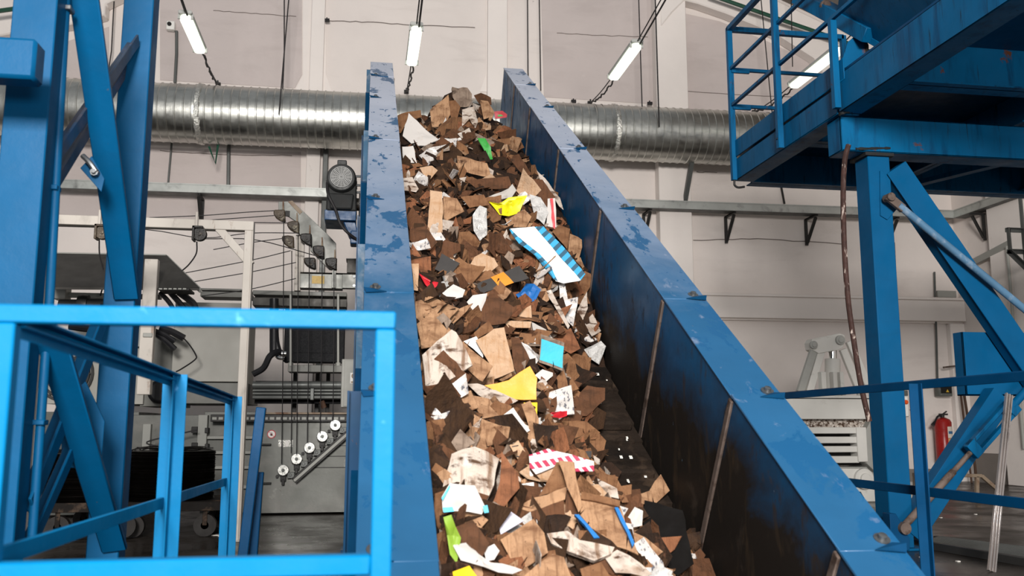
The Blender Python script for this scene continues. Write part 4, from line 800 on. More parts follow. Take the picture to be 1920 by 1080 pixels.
m = MB(); a, b = P(1560, 905, SY), P(1720, 945, SY); m.box(a.x, b.x+.0, SY+.02, SY+.9, 0.0, a.z); sp(m, 'base')
m = MB(); m.prism([P(x, y, SY-.01) for x, y in ((1600, 920), (1614, 922), (1621, 935), (1621, 946), (1590, 946))], (0, .02, 0)); sp(m, 'base_opening', 'dark_recess', bevel=0)
# toggle head: link plate, two legs, cylinder
m = MB(); pts = [(1520, 643), (1524, 635), (1575, 625), (1584, 628), (1585, 640), (1580, 652), (1572, 656), (1535, 663), (1522, 655)]
m.prism([P(x, y, SY+.3) for x, y in pts], (0, .18, 0)); sp(m, 'link_plate')
for x, y, r in ((1524, 647, .055), (1574, 638, .065)): c = P(x, y, SY+.3); m = MB(); m.lathe(c, (0, -1, 0), [(0, r), (.04, r), (.04, r*.6), (.055, r*.6)], 22); sp(m, 'link_pin', 'press_grey')
for p, q in (((1527, 652), (1500, 735)), ((1540, 656), (1517, 735)), ((1580, 655), (1612, 735)), ((1592, 640), (1632, 735))): m = MB(); m.bar(P(*p, SY+.35), P(*q, SY+.35), .06, .1, (0, 0, 1)); sp(m, 'toggle_leg', 'press_grey' if p[0] == 1527 else 'press_white')
m = MB(); m.cyl(P(1561, 655, SY+.4), P(1561, 680, SY+.4), .055, 22); sp(m, 'piston_rod', 'chrome', bevel=0)
m = MB(); m.cyl(P(1561, 673, SY+.4), P(1561, 745, SY+.4), .1, 26); sp(m, 'cylinder')
for x0, x1 in ((1540, 1551), (1562, 1570), (1575, 1584)): m = MB(); slab(m, x0, 697, x1, 735, SY+.22, .1); sp(m, 'cylinder_lug')
m = MB(); slab(m, 1553, 728, 1580, 745, SY+.15, .2); sp(m, 'cylinder_foot', 'press_grey')
for x in (1582, 1610): m = MB(); m.cyl(P(x, 741, SY+.1), P(x, 731, SY+.1), .025, 10); sp(m, 'bolt', 'press_grey', bevel=0)
# switch box with an orange button right of the column
t = thing('button_box', P(1697, 780, SY), 'white switch box with an orange button right of the blue column', 'switch box')
m = MB(); slab(m, 1672, 742, 1706, 782, SY-.1, .15); part(m, 'box', 'switch_white', t, .015)
c = P(1698, 754, SY-.1); m = MB(); m.lathe(c, (0, -1, 0), [(0, .03), (.02, .028), (.03, .02)], 16); part(m, 'button', 'orange_knob', t, 0, 'orange button')
m = MB(); slab(m, 1690, 732, 1703, 742, SY-.08, .1); part(m, 'cable_gland', 'grey_steel', t, .004)
m = MB(); m.tube(spline([P(1706, 769, SY-.05), P(1714, 766, SY-.05), P(1722, 765, SY-.05)]), .012, 6); part(m, 'cable', 'switch_white', t, 0)
m = MB(); slab(m, 1680, 782, 1690, 905, SY, .05); part(m, 'stand', 'press_grey', t, .003)
# ------------------------------------------------------------------ things in the right corner
t = thing('wall_switch', aw(1768, 744, .15), 'grey wall switch with black face and yellow mark above the fire extinguisher', 'switch')
u0, z0 = wuz(1756, 743, .15); u1, z1 = wuz(1780, 722, .15); m = MB(); wbox(m, u0, u1, z0, z1, .1, .22); part(m, 'box', 'switch_grey', t, .01)
m = MB(); wbox(m, u0+.04, u1-.02, z0+.05, z1-.03, .22, .226); fc = part(m, 'face', 'label_black', t, 0)
m = MB(); um = (u0+u1)/2+.03; m.prism([wp(um-.03, z0+.07, .23), wp(um+.03, z0+.07, .23), wp(um, z0+.12, .23)], NY*.003); part(m, 'warning_triangle', 'label_yellow', fc, 0)
t = thing('fire_extinguisher', aw(1774, 868, .3), 'red fire extinguisher hanging on the back wall in the right corner', 'fire extinguisher')
c = aw(1773, 868, .3); zt4 = aw(1773, 783, .3).z; r = .14; L = zt4-c.z
m = MB(); m.lathe(c, (0, 0, 1), [(0, r*.8), (.03, r), (L-.08, r), (L-.03, r*.8), (L, r*.35)], 28, (0, 1, 0)); part(m, 'cylinder', 'ext_red', t, 0)
m = MB(); m.cyl(c+V((0, 0, L)), c+V((0, 0, L+.05)), .035, 14); m.box(c.x-.06, c.x+.1, c.y-.02, c.y+.02, c.z+L+.04, c.z+L+.07); m.bar(c+V((-.05, 0, L+.02)), c+V((.09, 0, L+.11)), .03, .02); part(m, 'valve', 'dark_steel', t, .004)
m = MB(); m.tube(spline([c+V((-.03, -.02, L+.03)), c+V((-.12, -.05, L+.02)), c+V((-.2, -.06, L-.09))]), .016, 8); m.cyl(c+V((-.19, -.06, L-.07)), c+V((-.24, -.07, L-.13)), .02, 10, .035); part(m, 'hose', 'black_rubber', t, 0)
def arc_label(z0, z1, a0, a1, mt, nm, rr=r+.003):
    m = MB(); vs = []; n = 10
    for k in range(n+1):
        q = lerp(a0, a1, k/n)
        for z in (z0, z1): vs.append(c+V((sin(q)*rr, -cos(q)*rr, z)))
    m.add(vs, [(2*k, 2*k+2, 2*k+3, 2*k+1) for k in range(n)]); return part(m, nm, mt, t, 0)
arc_label(L*.55, L*.8, -.1, 1.2, 'ext_label', 'label'); arc_label(L*.4, L*.54, -.1, 1.2, 'ext_tan', 'label'); arc_label(L*.64, L*.7, .0, 1.1, 'ext_blue', 'label', r+.005)
t = thing('scraper_tool', aw(1812, 810, .25), 'long handled tool with a rusty blade leaning in the right corner', 'tool')
a = aw(1800, 690, .25); m = MB(); m.tube([a, aw(1822, 830, .35), V((aw(1830, 880, .4).x, aw(1830, 880, .4).y, 0))], .022, 8); m.tube([a+V((-.05, 0, -.0)), V((aw(1820, 880, .4).x, aw(1820, 880, .4).y, 0))], .018, 8); part(m, 'handle', 'wood_dark', t, 0)
m = MB(); m.bar(aw(1769, 689, .25), aw(1809, 684, .25), .05, .03); part(m, 'blade', 'weld_rust', t, .004)
# electric heater-like bracket box and ladder frame at the right wall
lx, ly = XR-.25, 11.2
t = thing('ladder_frame', (lx, ly, 2.4), 'grey steel bracket frame fixed to the right wall at the picture edge', 'bracket')
z2, z1 = ay(1890, 428, ly).z, ay(1890, 468, ly).z; xa = ay(1885, 440, ly).x
for nm, p, q in (('upright', (xa+.25, ly, z1-.9), (xa+.25, ly, z2+.5)), ('arm', (xa, ly, z2), (XR, ly, z2)), ('arm', (xa, ly, z1), (XR, ly, z1)), ('upright', (xa+.02, ly, z1), (xa+.02, ly, z2)), ('strut', (xa+.03, ly, z1), (xa+.35, ly, z1-.3))):
    m = MB(); m.angle(p, q, .06, .01, (0, -1, 0)); part(m, nm, 'grey_steel', t, 0)
t = thing('door_closer', (wp(UC, 0).x, 14.0, 2.9), 'pale arm on the right wall behind the tie rod', 'wall arm')
p, q = ay(1785, 492, 14.2), ay(1830, 473, 13.4); m = MB(); m.bar((XR-.1, 14.2, p.z), (XR-.12, 13.2, p.z+.15), .06, .12); part(m, 'body', 'machine_pale', t, .005)
m = MB(); m.cyl((XR-.1, 13.2, p.z+.15), (XR-.1, 12.1, p.z+.13), .02, 8); part(m, 'rod', 'grey_steel', t, 0)
m = MB(); a = ay(1760, 548, 14.9); m.bar(aw(1757, 551, .1), aw(1792, 552, .1), .04, .12); tag(m.build('wall_plate', 'machine_pale', bevel=.004), 'pale cover plate on the wall above the ledge end', 'cover')
# floor grate, aluminium strip, low tube frame
t = thing('floor_grate', az(1800, 1030, 0), 'steel floor grate with raised kerb before the right corner', 'grate')
a, b, c, d = (az(x, y, 0) for x, y in ((1722, 1024), (1760, 1010), (1925, 1030), (1925, 1062)))
m = MB()
for k in range(18):
    s_ = k/17; p, q = a.lerp(b, s_), d.lerp(c, s_); m.bar(p+V((0, 0, .012)), q+V((0, 0, .012)), .012, .02)
part(m, 'bars', 'grey_steel', t, 0)
m = MB(); m.bar(a+V((-.05, -.05, .03)), d+V((.0, -.05, .03)), .05, .06); m.bar(b+V((0, .05, .01)), c+V((0, .05, .01)), .05, .02); part(m, 'kerb', 'dark_steel', t, .004)
p0 = az(1857, 1072, 0); p1 = ay(1890, 740, p0.y+.35); t = thing('aluminium_strip', p0, 'slim aluminium profile leaning upright behind the right guard rail', 'strip')
m = MB(); m.sect(p0, p1, [(-.028, 0), (.028, 0), (.028, .02), (.016, .02), (.016, .008), (.006, .008), (.006, .022), (-.006, .022), (-.006, .008), (-.016, .008), (-.016, .02), (-.028, .02)], (0, -1, 0)); part(m, 'profile', 'alu_profile', t, .001)
t = thing('tube_frame', az(1800, 950, 0), 'low rusty tube frame standing on the floor behind the turnbuckle rod', 'frame'); TYY = 11.0
for nm, p, q in (('top_tube', (1712, 890), (1840, 892)), ('sloping_tube', (1840, 892), (1878, 925)), ('leg', (1832, 893), (1832, 945)), ('leg', (1716, 890), (1716, 950))):
    p, q = P(*p, TYY), P(*q, TYY)
    if nm == 'leg': q.z = 0
    m = MB(); m.bar(p, q, .045, .045); part(m, nm, 'rust_tube', t, .004)
m = MB(); a = P(1690, 893, TYY); m.lathe((a.x+.35, TYY, a.z-.02), (1, 0, 0), [(0, .03), (.03, .06), (.1, .05), (.1, .03)], 14); part(m, 'fitting', 'weld_rust', t, 0)
m = MB()
for i in range(10): p = az(R.uniform(1720, 1900), R.uniform(960, 1060), 0); m.box(p.x-.012, p.x+.012, p.y-.012, p.y+.012, 0, .006)
tag(m.build('paper_litter', 'paper_scrap'), 'small white paper crumbs strewn on the floor at the right', 'litter', kind='stuff')
m = MB(); a = P(1960, 715, 8.6); m.tube([a+V((cos(q)*.12, 0, sin(q)*.16)) for q in [2*pi*k/20 for k in range(20)]]+[a+V((.12, 0, 0))], .01, 6); 
tag(m.build('hanging_cable', 'cord_black'), 'loop of black cable at the right picture edge', 'cable')
# ------------------------------------------------------------------ the heap of cardboard and paper waste on the belt
def cmat(n, base, var=.16, st='5b3c28', lo=.56, hi=.74, st2='3a261a', fl=True):
    mat(n, base, .85, var=var, vs=7, layers=[('n', st, (60, 7, 9), .5, .8), ('n', st, (6, 8, 8), lo-.03, hi), ('n', st2, 10, .60, .72), ('n', st2, 34, .66, .74)], bump=.55, bs=34, spec=.2)
cmat('card_tan', '9f7c5e'); cmat('card_pale', 'b19378', .1, '9b7450', .6, .8, '6e4c33'); cmat('card_mid', '7a573c'); cmat('card_brown', '583a27', st='3b281b', st2='291b13')
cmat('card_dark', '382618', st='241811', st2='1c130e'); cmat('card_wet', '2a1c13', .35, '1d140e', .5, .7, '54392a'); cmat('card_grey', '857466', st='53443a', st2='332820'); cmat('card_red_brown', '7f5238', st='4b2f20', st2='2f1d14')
mat('paper_white', 'bbb6b1', .75, var=.04, vs=4, layers=[('n', 'b2a69c', (5, 5, 5), .58, .76), ('n', '5d4636', 11, .70, .78)], spec=.3)
mat('paper_dirty', 'b0a499', .8, var=.1, vs=5, layers=[('n', '86705e', (5, 9, 9), .48, .66), ('n', '4a3527', (9, 20, 20), .57, .66), ('n', 'd8d2cc', 12, .60, .7)], bump=.3, bs=30, spec=.25)
mat('paper_stained', 'b5a89c', .85, var=.12, vs=6, layers=[('n', '7a6250', (22, 4, 5), .50, .66), ('n', '4f3a2b', (7, 12, 10), .56, .66), ('n', '2f2119', 15, .64, .72), ('n', 'cbc3bb', 8, .62, .74)], bump=.6, bs=26, spec=.2)
mat('paper_print', 'b7b1ac', .7, var=.1, vs=8, layers=[('n', '5a5a60', (60, 14, 40), .56, .62), ('n', 'efece8', 9, .56, .66), ('n', '6e5644', 10, .66, .74)], spec=.3)
mat('paper_grey', 'a7a29c', .8, var=.1, vs=5, layers=[('n', '6d6258', (6, 6, 6), .56, .74)], spec=.3)
mat('foil_clear', 'b5b3b0', .3, var=.25, vs=14, layers=[('n', '6b6663', 16, .55, .7), ('n', 'ebeaea', 20, .62, .7)], bump=.7, bs=30)
mat('white_gloss', 'dddbd9', .45, var=.02)
for n_, c_ in (('bag_green', '2f8f36'), ('bag_yellow', 'd6cf1e'), ('bag_blue', '14599b'), ('red_pack', 'b3202a'), ('red_card', 'a61f2c'), ('turquoise', '28a3bf'), ('teal_stripe', '2f9fc4'), ('card_yellow', 'e2bb1c'), ('card_orange', 'cf7d1e'), ('orange_print', 'd9982c'), ('print_black', '3d3b3a'), ('edge_blue', '1a67a8'), ('panel_black', '100e0d'), ('pink', 'b85a92'), ('red_stripe', 'c8313a'), ('magenta_check', 'b52450'), ('pack_green', '7c9a32'), ('orange_stripe', 'dd7a2a'), ('lilac_paper', 'b7b4c0')):
    mat(n_, c_, .85 if 'black' in n_ else .5, spec=.1 if 'black' in n_ else .4, var=.12, vs=6, layers=[('n', '4a3526', 9, .68, .8)], bump=.1, bs=20)
def stripes(n, ca, cb, axis, freq, duty=.5, wob=.0, check=None):
    s = NT(n); q = s.math('MULTIPLY', s.dot(axis), freq)
    if wob: q = s.math('ADD', q, s.math('MULTIPLY', s.noise(6, 2), wob))
    f = s.math('GREATER_THAN', s.math('FRACT', q, 0), duty)
    if check:
        q2 = s.math('MULTIPLY', s.dot(check[0]), check[1]); f2 = s.math('GREATER_THAN', s.math('FRACT', q2, 0), .5)
        f = s.math('MULTIPLY', f, s.math('SUBTRACT', 1, s.math('MULTIPLY', f2, .9)))
    s.l(s.mix(f, lin(ca), lin(cb)), s.p.inputs['Base Color']); s.p.inputs['Roughness'].default_value = .5; MATS[n] = s.m

def kf(tab, x):
    if x <= tab[0][0]: return tab[0][1]
    for (a, va), (b, vb) in zip(tab, tab[1:]):
        if x <= b: t = (x-a)/(b-a); t = t*t*(3-2*t); return lerp(va, vb, t)
    return tab[-1][1]
T_L = [(2, -.45), (3, -.36), (4.5, -.30), (7, -.25), (8.6, -.28), (9.5, -.44), (10.1, -.7), (10.8, -1.05)]
T_C = [(2, -.55), (3, -.50), (4.2, -.50), (5, -.52), (6, -.38), (7, -.26), (8, -.26), (9, -.22), (9.7, -.06), (10.2, -.32), (10.8, -1.0)]
T_R = [(2, -.85), (3.6, -.92), (4.3, -.98), (4.8, -1.2), (5.9, -1.2), (6.3, -.85), (6.7, -.62), (7.2, -.46), (7.8, -.42), (8.8, -.54), (9.7, -.52), (10.25, -.72), (10.8, -1.05)]
T_M = [(2, .55), (4.2, .5), (4.7, .36), (5.6, .38), (6.4, .55), (11, .55)]       # where the crest lies across the belt
XA, XB = .265, 1.65
def surf_dz(X, Y):
    u = (X-XA)/(XB-XA); c = kf(T_M, Y); L, C_, R_ = kf(T_L, Y), kf(T_C, Y), kf(T_R, Y)
    if u < c: t = u/c; t = t*t*(3-2*t); b = lerp(L, C_, t)
    else: t = (u-c)/(1-c); t = t*t*(3-2*t); b = lerp(C_, R_, t)
    return b+.09*noise.noise(V((X*1.9, Y*1.9, 3)))+.05*noise.noise(V((X*5, Y*5, 8)))
def surf(X, Y, lift=0): return V((X, Y, BS+KS*Y+max(surf_dz(X, Y), -1.075)+lift))
def surf_pix(px, py):
    d = ray(px, py); d = d/d.y; prev = None; Y = 2.2
    while Y < 10.9:
        p = CAM+d*Y
        if p.z < surf(min(max(p.x, XA), XB), Y).z: return p
        Y += .02
    return CAM+d*9.9
def piece(poly, c, a, b, n, th, bend=0, fold=None, crumple=0, cf=6, seed=0, rings=5, seg=.05, jag=.004, rr=R):
    """star-shaped sheet: outline poly in (a, b) metres about c, bent, folded, crumpled, with thickness"""
    pts = []
    for i in range(len(poly)):
        p, q = poly[i], poly[(i+1) % len(poly)]; L = math.hypot(q[0]-p[0], q[1]-p[1]); k = max(1, min(7, int(L/seg)))
        for j in range(k): t = j/k; e = jag if j else 0; pts.append((lerp(p[0], q[0], t)+rr.uniform(-e, e), lerp(p[1], q[1], t)+rr.uniform(-e, e)))
    N = len(pts); cx = sum(p[0] for p in poly)/len(poly); cy = sum(p[1] for p in poly)/len(poly)
    ba = rr.uniform(0, pi); ca, sa = cos(ba), sin(ba); fl = []
    if fold:
        for k in range(fold[0]): q = rr.uniform(0, pi); fl.append((cos(q), sin(q), rr.uniform(-.04, .04), rr.uniform(-fold[1], fold[1])))
    def hgt(x, y):
        u = x*ca+y*sa; z = bend*u*u
        for (fx, fy, o_, g) in fl: d = fx*x+fy*y-o_; z += g*max(0, d)
        if crumple: z += crumple*(noise.noise(V((x*cf+seed, y*cf, seed*.37)))+.5*noise.noise(V((x*cf*2.3, y*cf*2.3+seed, 5))))
        return z
    vs, fs = [], []
    for sgn in (1, -1):
        for r in range(rings+1):
            f = r/rings
            for p in (pts if r else [(cx, cy)]):
                x, y = lerp(cx, p[0], f), lerp(cy, p[1], f); vs.append(c+a*x+b*y+n*(hgt(x, y)+sgn*th/2))
    M_ = 1+rings*N
    for sgn, o in ((0, 0), (1, M_)):
        for k in range(N): f = (o, o+1+k, o+1+(k+1) % N); fs.append(f if not sgn else f[::-1])
        for r in range(rings-1):
            for k in range(N):
                A_, B_ = o+1+r*N+k, o+1+r*N+(k+1) % N; f = (A_, A_+N, B_+N, B_); fs.append(f if not sgn else f[::-1])
    e = 1+(rings-1)*N
    for k in range(N): fs.append((e+k, M_+e+k, M_+e+(k+1) % N, e+(k+1) % N))
    return vs, fs
ZR = {'A': (720, 140, 3.0), 'B': (740, 420, 3.0), 'C': (780, 720, 3.0)}
NAMED = []                                                                     # (polygon in pixels, anchor point, short description)
HW = {}
def waste(name, reg, poly, mt, label, cat, short, face=.42, th=.007, bend=0, fold=(1, .25), crumple=.008, cf=6, lift=.05, anchor=.55, parent=None, rings=5, group=None, jag=.004, nj=.10, sub=None):
    x0, y0, s = ZR[reg]; pp = [(x/s+x0, y/s+y0) for x, y in poly]
    cx = sum(p[0] for p in pp)/len(pp); cy = sum(p[1] for p in pp)/len(pp); yb = max(p[1] for p in pp)
    ac = surf_pix(cx, lerp(cy, yb, anchor)); vd = (ac-CAM).normalized()
    if parent is None: n = (vd*-face+ND*(1-face)+V((R.uniform(-nj, nj), R.uniform(-nj, nj), R.uniform(-nj, nj)))).normalized()
    else: n = HW[parent.name][1]; ac = HW[parent.name][0]
    ac = ac+n*lift
    def onp(x, y): d = ray(x, y); return CAM+d*((ac-CAM).dot(n)/d.dot(n))
    c = onp(cx, cy); a = V((1, 0, 0)); a = (a-n*a.dot(n)).normalized(); b = n.cross(a)
    loc = [((onp(*p)-c).dot(a), (onp(*p)-c).dot(b)) for p in pp]
    seed = len(NAMED)*3.1
    vs, fs = piece(loc, c, a, b, n, th, bend, fold, crumple, cf, seed, rings, jag=jag)
    for v in vs: v.x = min(max(v.x, XA-.005), XB+.005)
    m = MB(); m.add(vs, fs); o = m.build(name, mt, parent, org=None if parent is not None else c)
    HW[o.name] = (ac, n, a, b, c)
    if parent is None: tag(o, label, cat, group); NAMED.append((pp, c, short))
    elif label: o['label'] = label
    return o
CB = 'cardboard'
wst = waste
def sheet(reg, poly, mt, label, short, **k): return waste('cardboard_sheet', reg, poly, mt, label, CB, short, **k)
def paper(reg, poly, mt, label, short, **k): k.setdefault('th', .003); k.setdefault('crumple', .02); k.setdefault('cf', 9); return waste('paper_sheet', reg, poly, mt, label, 'paper', short, **k)
def bag(reg, poly, mt, label, short, **k): k.setdefault('th', .004); k.setdefault('crumple', .05); k.setdefault('cf', 9); return waste('plastic_bag', reg, poly, mt, label, 'plastic bag', short, **k)
# top of the heap
sheet('A', [(258, 200), (360, 125), (372, 230), (340, 290), (270, 296)], 'card_tan', 'tan cardboard sheet with a dark round stain at the top left of the heap', 'stained tan sheet at the top', face=.7)
sheet('A', [(383, 68), (470, 75), (495, 110), (502, 172), (430, 182), (405, 170)], 'card_grey', 'frayed brown cardboard flap standing up as the very top of the heap', 'frayed top flap', face=.8, jag=.02)
sheet('A', [(365, 150), (400, 145), (430, 180), (405, 270), (378, 270)], 'card_mid', 'upright brown cardboard strip right of the stained tan sheet at the top', 'brown strip at the top', face=.75)
sheet('A', [(505, 100), (545, 95), (602, 130), (605, 170), (540, 165)], 'card_brown', 'dark brown curled cardboard at the top right of the heap', 'curled dark piece at the top right', face=.7, fold=(2, .5))
sheet('A', [(540, 150), (585, 150), (622, 215), (600, 262), (560, 250)], 'card_tan', 'tan folded cardboard just left of the red label card at the top', 'tan folded piece by the red label', face=.65, fold=(2, .5))
paper('A', [(440, 195), (505, 180), (530, 260), (515, 300), (480, 250), (440, 290)], 'paper_dirty', 'grimy white paper strips hanging below the frayed top flap', 'grimy paper strips at the top', face=.7, crumple=.04)
paper('A', [(140, 230), (235, 310), (312, 370), (240, 400), (170, 402), (105, 345)], 'paper_white', 'white padded bag with pleated edge at the upper left of the heap', 'white padded bag', face=.55, th=.012)
waste('carton', 'A', [(102, 405), (165, 403), (186, 500), (110, 494)], 'paper_white', 'small cream white carton at the left edge below the white padded bag', 'box', 'cream carton', face=.7, th=.03, crumple=.004)
sheet('A', [(66, 235), (130, 210), (205, 195), (212, 235), (130, 245), (95, 330), (70, 330)], 'card_mid', 'brown torn cardboard at the upper left corner of the heap', 'brown corner piece', face=.6, jag=.012)
bag('A', [(525, 355), (570, 358), (600, 410), (612, 475), (590, 480), (560, 420)], 'bag_green', 'bright green plastic bag strip in the upper heap', 'green bag', face=.7, crumple=.03)
lb = waste('label_card', 'A', [(620, 208), (665, 205), (692, 225), (690, 242), (625, 248)], 'red_card', 'small red label card by the right wall near the top', 'card', 'red label card', face=.8, th=.01, crumple=.006)
waste('green_patch', 'A', [(640, 225), (668, 223), (670, 233), (640, 236)], 'bag_green', None, None, None, parent=lb, lift=.012, th=.002, crumple=0, rings=2)
sheet('A', [(412, 463), (580, 500), (602, 572), (560, 573), (420, 540)], 'card_tan', 'flat tan box side lying across the upper middle of the heap', 'flat tan box side', face=.6)
sheet('A', [(262, 640), (330, 655), (328, 897), (243, 887)], 'card_pale', 'tall pale tan cardboard sheet in the left upper middle of the heap', 'tall pale sheet', face=.62)
sheet('A', [(332, 688), (410, 700), (452, 770), (332, 835)], 'card_tan', 'tan sheet adjoining the tall pale sheet on its right', 'tan sheet by the tall pale one', face=.6)
bag('A', [(590, 715), (650, 735), (700, 700), (760, 690), (806, 690), (760, 770), (700, 812), (650, 792)], 'bag_yellow', 'crumpled bright yellow plastic bag in the upper middle of the heap', 'yellow bag', face=.6, crumple=.07, cf=12)
rs = waste('striped_wrapper', 'A', [(920, 695), (962, 693), (972, 872), (940, 887), (912, 850)], 'paper_white', 'white wrapper with one red stripe by the right conveyor wall', 'wrapper', 'red striped wrapper', face=.7, crumple=.01)
waste('red_stripe', 'A', [(934, 698), (950, 697), (963, 870), (950, 872)], 'red_stripe', None, None, None, parent=rs, lift=.01, th=.002, crumple=.0, rings=3)
bag('A', [(820, 685), (880, 690), (930, 760), (900, 842), (850, 800)], 'foil_clear', 'grey clear plastic bag left of the red striped wrapper', 'clear grey bag', face=.6, cf=14)
paper('A', [(857, 545), (905, 590), (990, 690), (1010, 760), (985, 740), (930, 650), (880, 610)], 'paper_dirty', 'long curling paper strip along the right wall above the red striped wrapper', 'curling paper strip', face=.7)
sheet('A', [(945, 880), (985, 840), (1046, 868), (1030, 982), (985, 930)], 'card_mid', 'folded open brown box flap above the blue striped strip at the right wall', 'folded box flap', face=.7, fold=(2, .7))
sheet('A', [(1046, 895), (1132, 930), (1092, 1052), (1036, 992)], 'card_tan', 'ribbed tan cardboard between the blue striped strip and the right wall', 'ribbed tan piece', face=.75)
sheet('A', [(705, 480), (760, 455), (832, 560), (800, 582)], 'card_brown', 'brown creased cardboard leaning on the right wall in the upper heap', 'brown creased piece', face=.6)
sheet('A', [(455, 590), (700, 575), (722, 640), (520, 642)], 'card_brown', 'long dark brown sheet lying above the yellow bag', 'long dark sheet', face=.5, bend=.3)
sheet('A', [(430, 690), (560, 678), (592, 735), (480, 752)], 'card_mid', 'tan rounded sheet left of the yellow bag', 'rounded tan sheet', face=.55, bend=.5)
sheet('A', [(200, 525), (270, 515), (302, 540), (260, 590), (225, 570)], 'card_pale', 'small pale tan scrap at the left under the cream carton', 'pale scrap', face=.6)
paper('A', [(105, 585), (160, 580), (195, 640), (180, 660), (110, 650)], 'paper_dirty', 'pale paper scrap against the left wall in the upper heap', 'pale paper scrap', face=.6)
paper('A', [(575, 695), (700, 640), (722, 612), (745, 650), (720, 690), (620, 712)], 'paper_grey', 'grey crumpled paper right above the yellow bag', 'grey paper', face=.6, crumple=.04)
sheet('A', [(680, 800), (790, 760), (830, 800), (800, 860), (700, 850)], 'card_tan', 'tan cardboard below the yellow bag', 'tan piece below the yellow bag', face=.55)
bag('A', [(500, 800), (540, 740), (580, 760), (580, 900), (540, 940), (505, 880)], 'foil_clear', 'clear plastic film below left of the yellow bag', 'clear film', face=.65, cf=14)
sheet('A', [(145, 870), (230, 850), (300, 940), (260, 985), (190, 985), (145, 930)], 'card_brown', 'dark brown sheet with yellow stain under the tall pale sheet', 'stained brown sheet', face=.6)
paper('A', [(255, 893), (320, 890), (345, 930), (310, 955), (270, 930)], 'paper_print', 'printed white paper under the tall pale sheet', 'printed white paper', face=.6)
# the striped strip
st_ = waste('striped_strip', 'B', [(650, 30), (785, 18), (1046, 318), (1035, 322), (950, 336), (905, 322), (880, 240), (820, 175), (700, 80)], 'white_gloss', 'large white strip with turquoise striped borders in the middle of the heap', 'packaging strip', 'blue striped strip', face=.6, lift=.10, crumple=.006, bend=.08, jag=.002, fold=None, nj=.02)
dB = None
def _stripedir(o):
    ac, n, a, b, c = HW[o.name]
    def onp(x, y): d = ray(x, y); return CAM+d*((ac-CAM).dot(n)/d.dot(n))
    return (onp(1046/3+740, 318/3+420)-onp(785/3+740, 18/3+420)).normalized()
dB = _stripedir(st_); stripes('teal_stripes', '2492bd', '124a62', (dB+V((.25, 0, 0))), 13, .55, .25)
stripes('teal_stripes_thin', '2492bd', '124a62', dB, 11, .6, .2)
waste('striped_border', 'B', [(785, 18), (835, 12), (950, 130), (1072, 282), (1046, 318), (920, 172)], 'teal_stripes', 'turquoise border with dark stripes', None, None, parent=st_, lift=.002, crumple=.0, bend=.0, fold=None, rings=4)
waste('striped_border', 'B', [(645, 28), (690, 60), (700, 80), (820, 175), (880, 240), (918, 324), (895, 312), (850, 225), (700, 112), (660, 60)], 'teal_stripes_thin', 'narrow turquoise border', None, None, parent=st_, lift=.004, crumple=.0, fold=None, rings=2)
# middle of the heap
sheet('B', [(385, 290), (450, 185), (490, 165), (560, 200), (583, 242), (500, 298)], 'card_pale', 'pale tan kite shaped cardboard left of the blue striped strip', 'pale kite shaped piece', face=.6)
oc = sheet('B', [(455, 342), (700, 235), (756, 306), (490, 388)], 'print_black', 'black printed card with an orange square under the pale kite shaped piece', 'black and orange card', face=.55, crumple=.004, fold=None)
waste('orange_square', 'B', [(540, 300), (612, 270), (670, 330), (592, 360)], 'card_orange', 'orange square', None, None, parent=oc, lift=.006, th=.002, crumple=0, rings=3, fold=None)
waste('paper_rim', 'B', [(455, 342), (500, 320), (520, 378), (492, 396)], 'print_black', None, None, None, parent=oc, lift=.003, th=.002, crumple=0, rings=2, fold=None)
sheet('B', [(225, 255), (265, 165), (366, 225), (310, 292)], 'print_black', 'dark glossy printed carton left of the pale kite shaped piece', 'dark printed carton', face=.6)
paper('B', [(300, 262), (330, 200), (362, 225), (335, 285)], 'paper_print', 'grey and yellow printed paper on the dark printed carton', 'printed slip on the dark carton', face=.62, lift=.07)
paper('B', [(250, 402), (330, 340), (397, 370), (382, 412), (270, 427)], 'paper_white', 'white torn paper at the left middle beside the red pack', 'white torn paper', face=.55)
waste('plastic_pack', 'B', [(138, 276), (205, 318), (247, 325), (236, 352), (205, 385), (170, 340)], 'red_pack', 'crumpled red pack near the left wall in the middle of the heap', 'pack', 'red pack', face=.65, crumple=.03, cf=12)
sheet('B', [(95, 222), (136, 222), (131, 376), (108, 372)], 'card_pale', 'narrow pale tan strip against the left wall beside the red pack', 'narrow pale strip', face=.75)
sheet('B', [(125, 560), (200, 488), (312, 602), (210, 690), (150, 702)], 'card_tan', 'tan sheet against the left wall above the big white corrugated sheet', 'tan sheet at the left wall', face=.55)
sheet('B', [(155, 742), (320, 605), (345, 622), (422, 760), (437, 802), (300, 882), (175, 947)], 'paper_stained', 'big dirty white corrugated sheet at the left wall in the middle', 'big dirty white sheet', face=.6, th=.012, crumple=.015)
sheet('B', [(455, 655), (560, 595), (617, 590), (674, 826), (490, 896), (552, 820)], 'card_pale', 'large plain tan cardboard panel in the centre of the heap', 'large tan panel', face=.66, crumple=.006)
sheet('B', [(380, 670), (552, 802), (490, 892), (412, 822)], 'card_tan', 'tan panel wedged between the dirty white sheet and the large tan panel', 'wedged tan panel', face=.6)
paper('B', [(388, 660), (460, 632), (497, 700), (497, 752)], 'white_gloss', 'clean white slip of paper behind the large tan panel', 'clean white slip', face=.6, crumple=.006)
sheet('B', [(445, 615), (530, 540), (560, 595), (455, 652)], 'card_mid', 'tan flap above the large tan panel', 'tan flap', face=.6)
tc = sheet('B', [(822, 620), (955, 668), (945, 828), (812, 780)], 'card_grey', 'turquoise fronted card with grey border right of the large tan panel', 'turquoise card', face=.72, lift=.15, crumple=.004, fold=None)
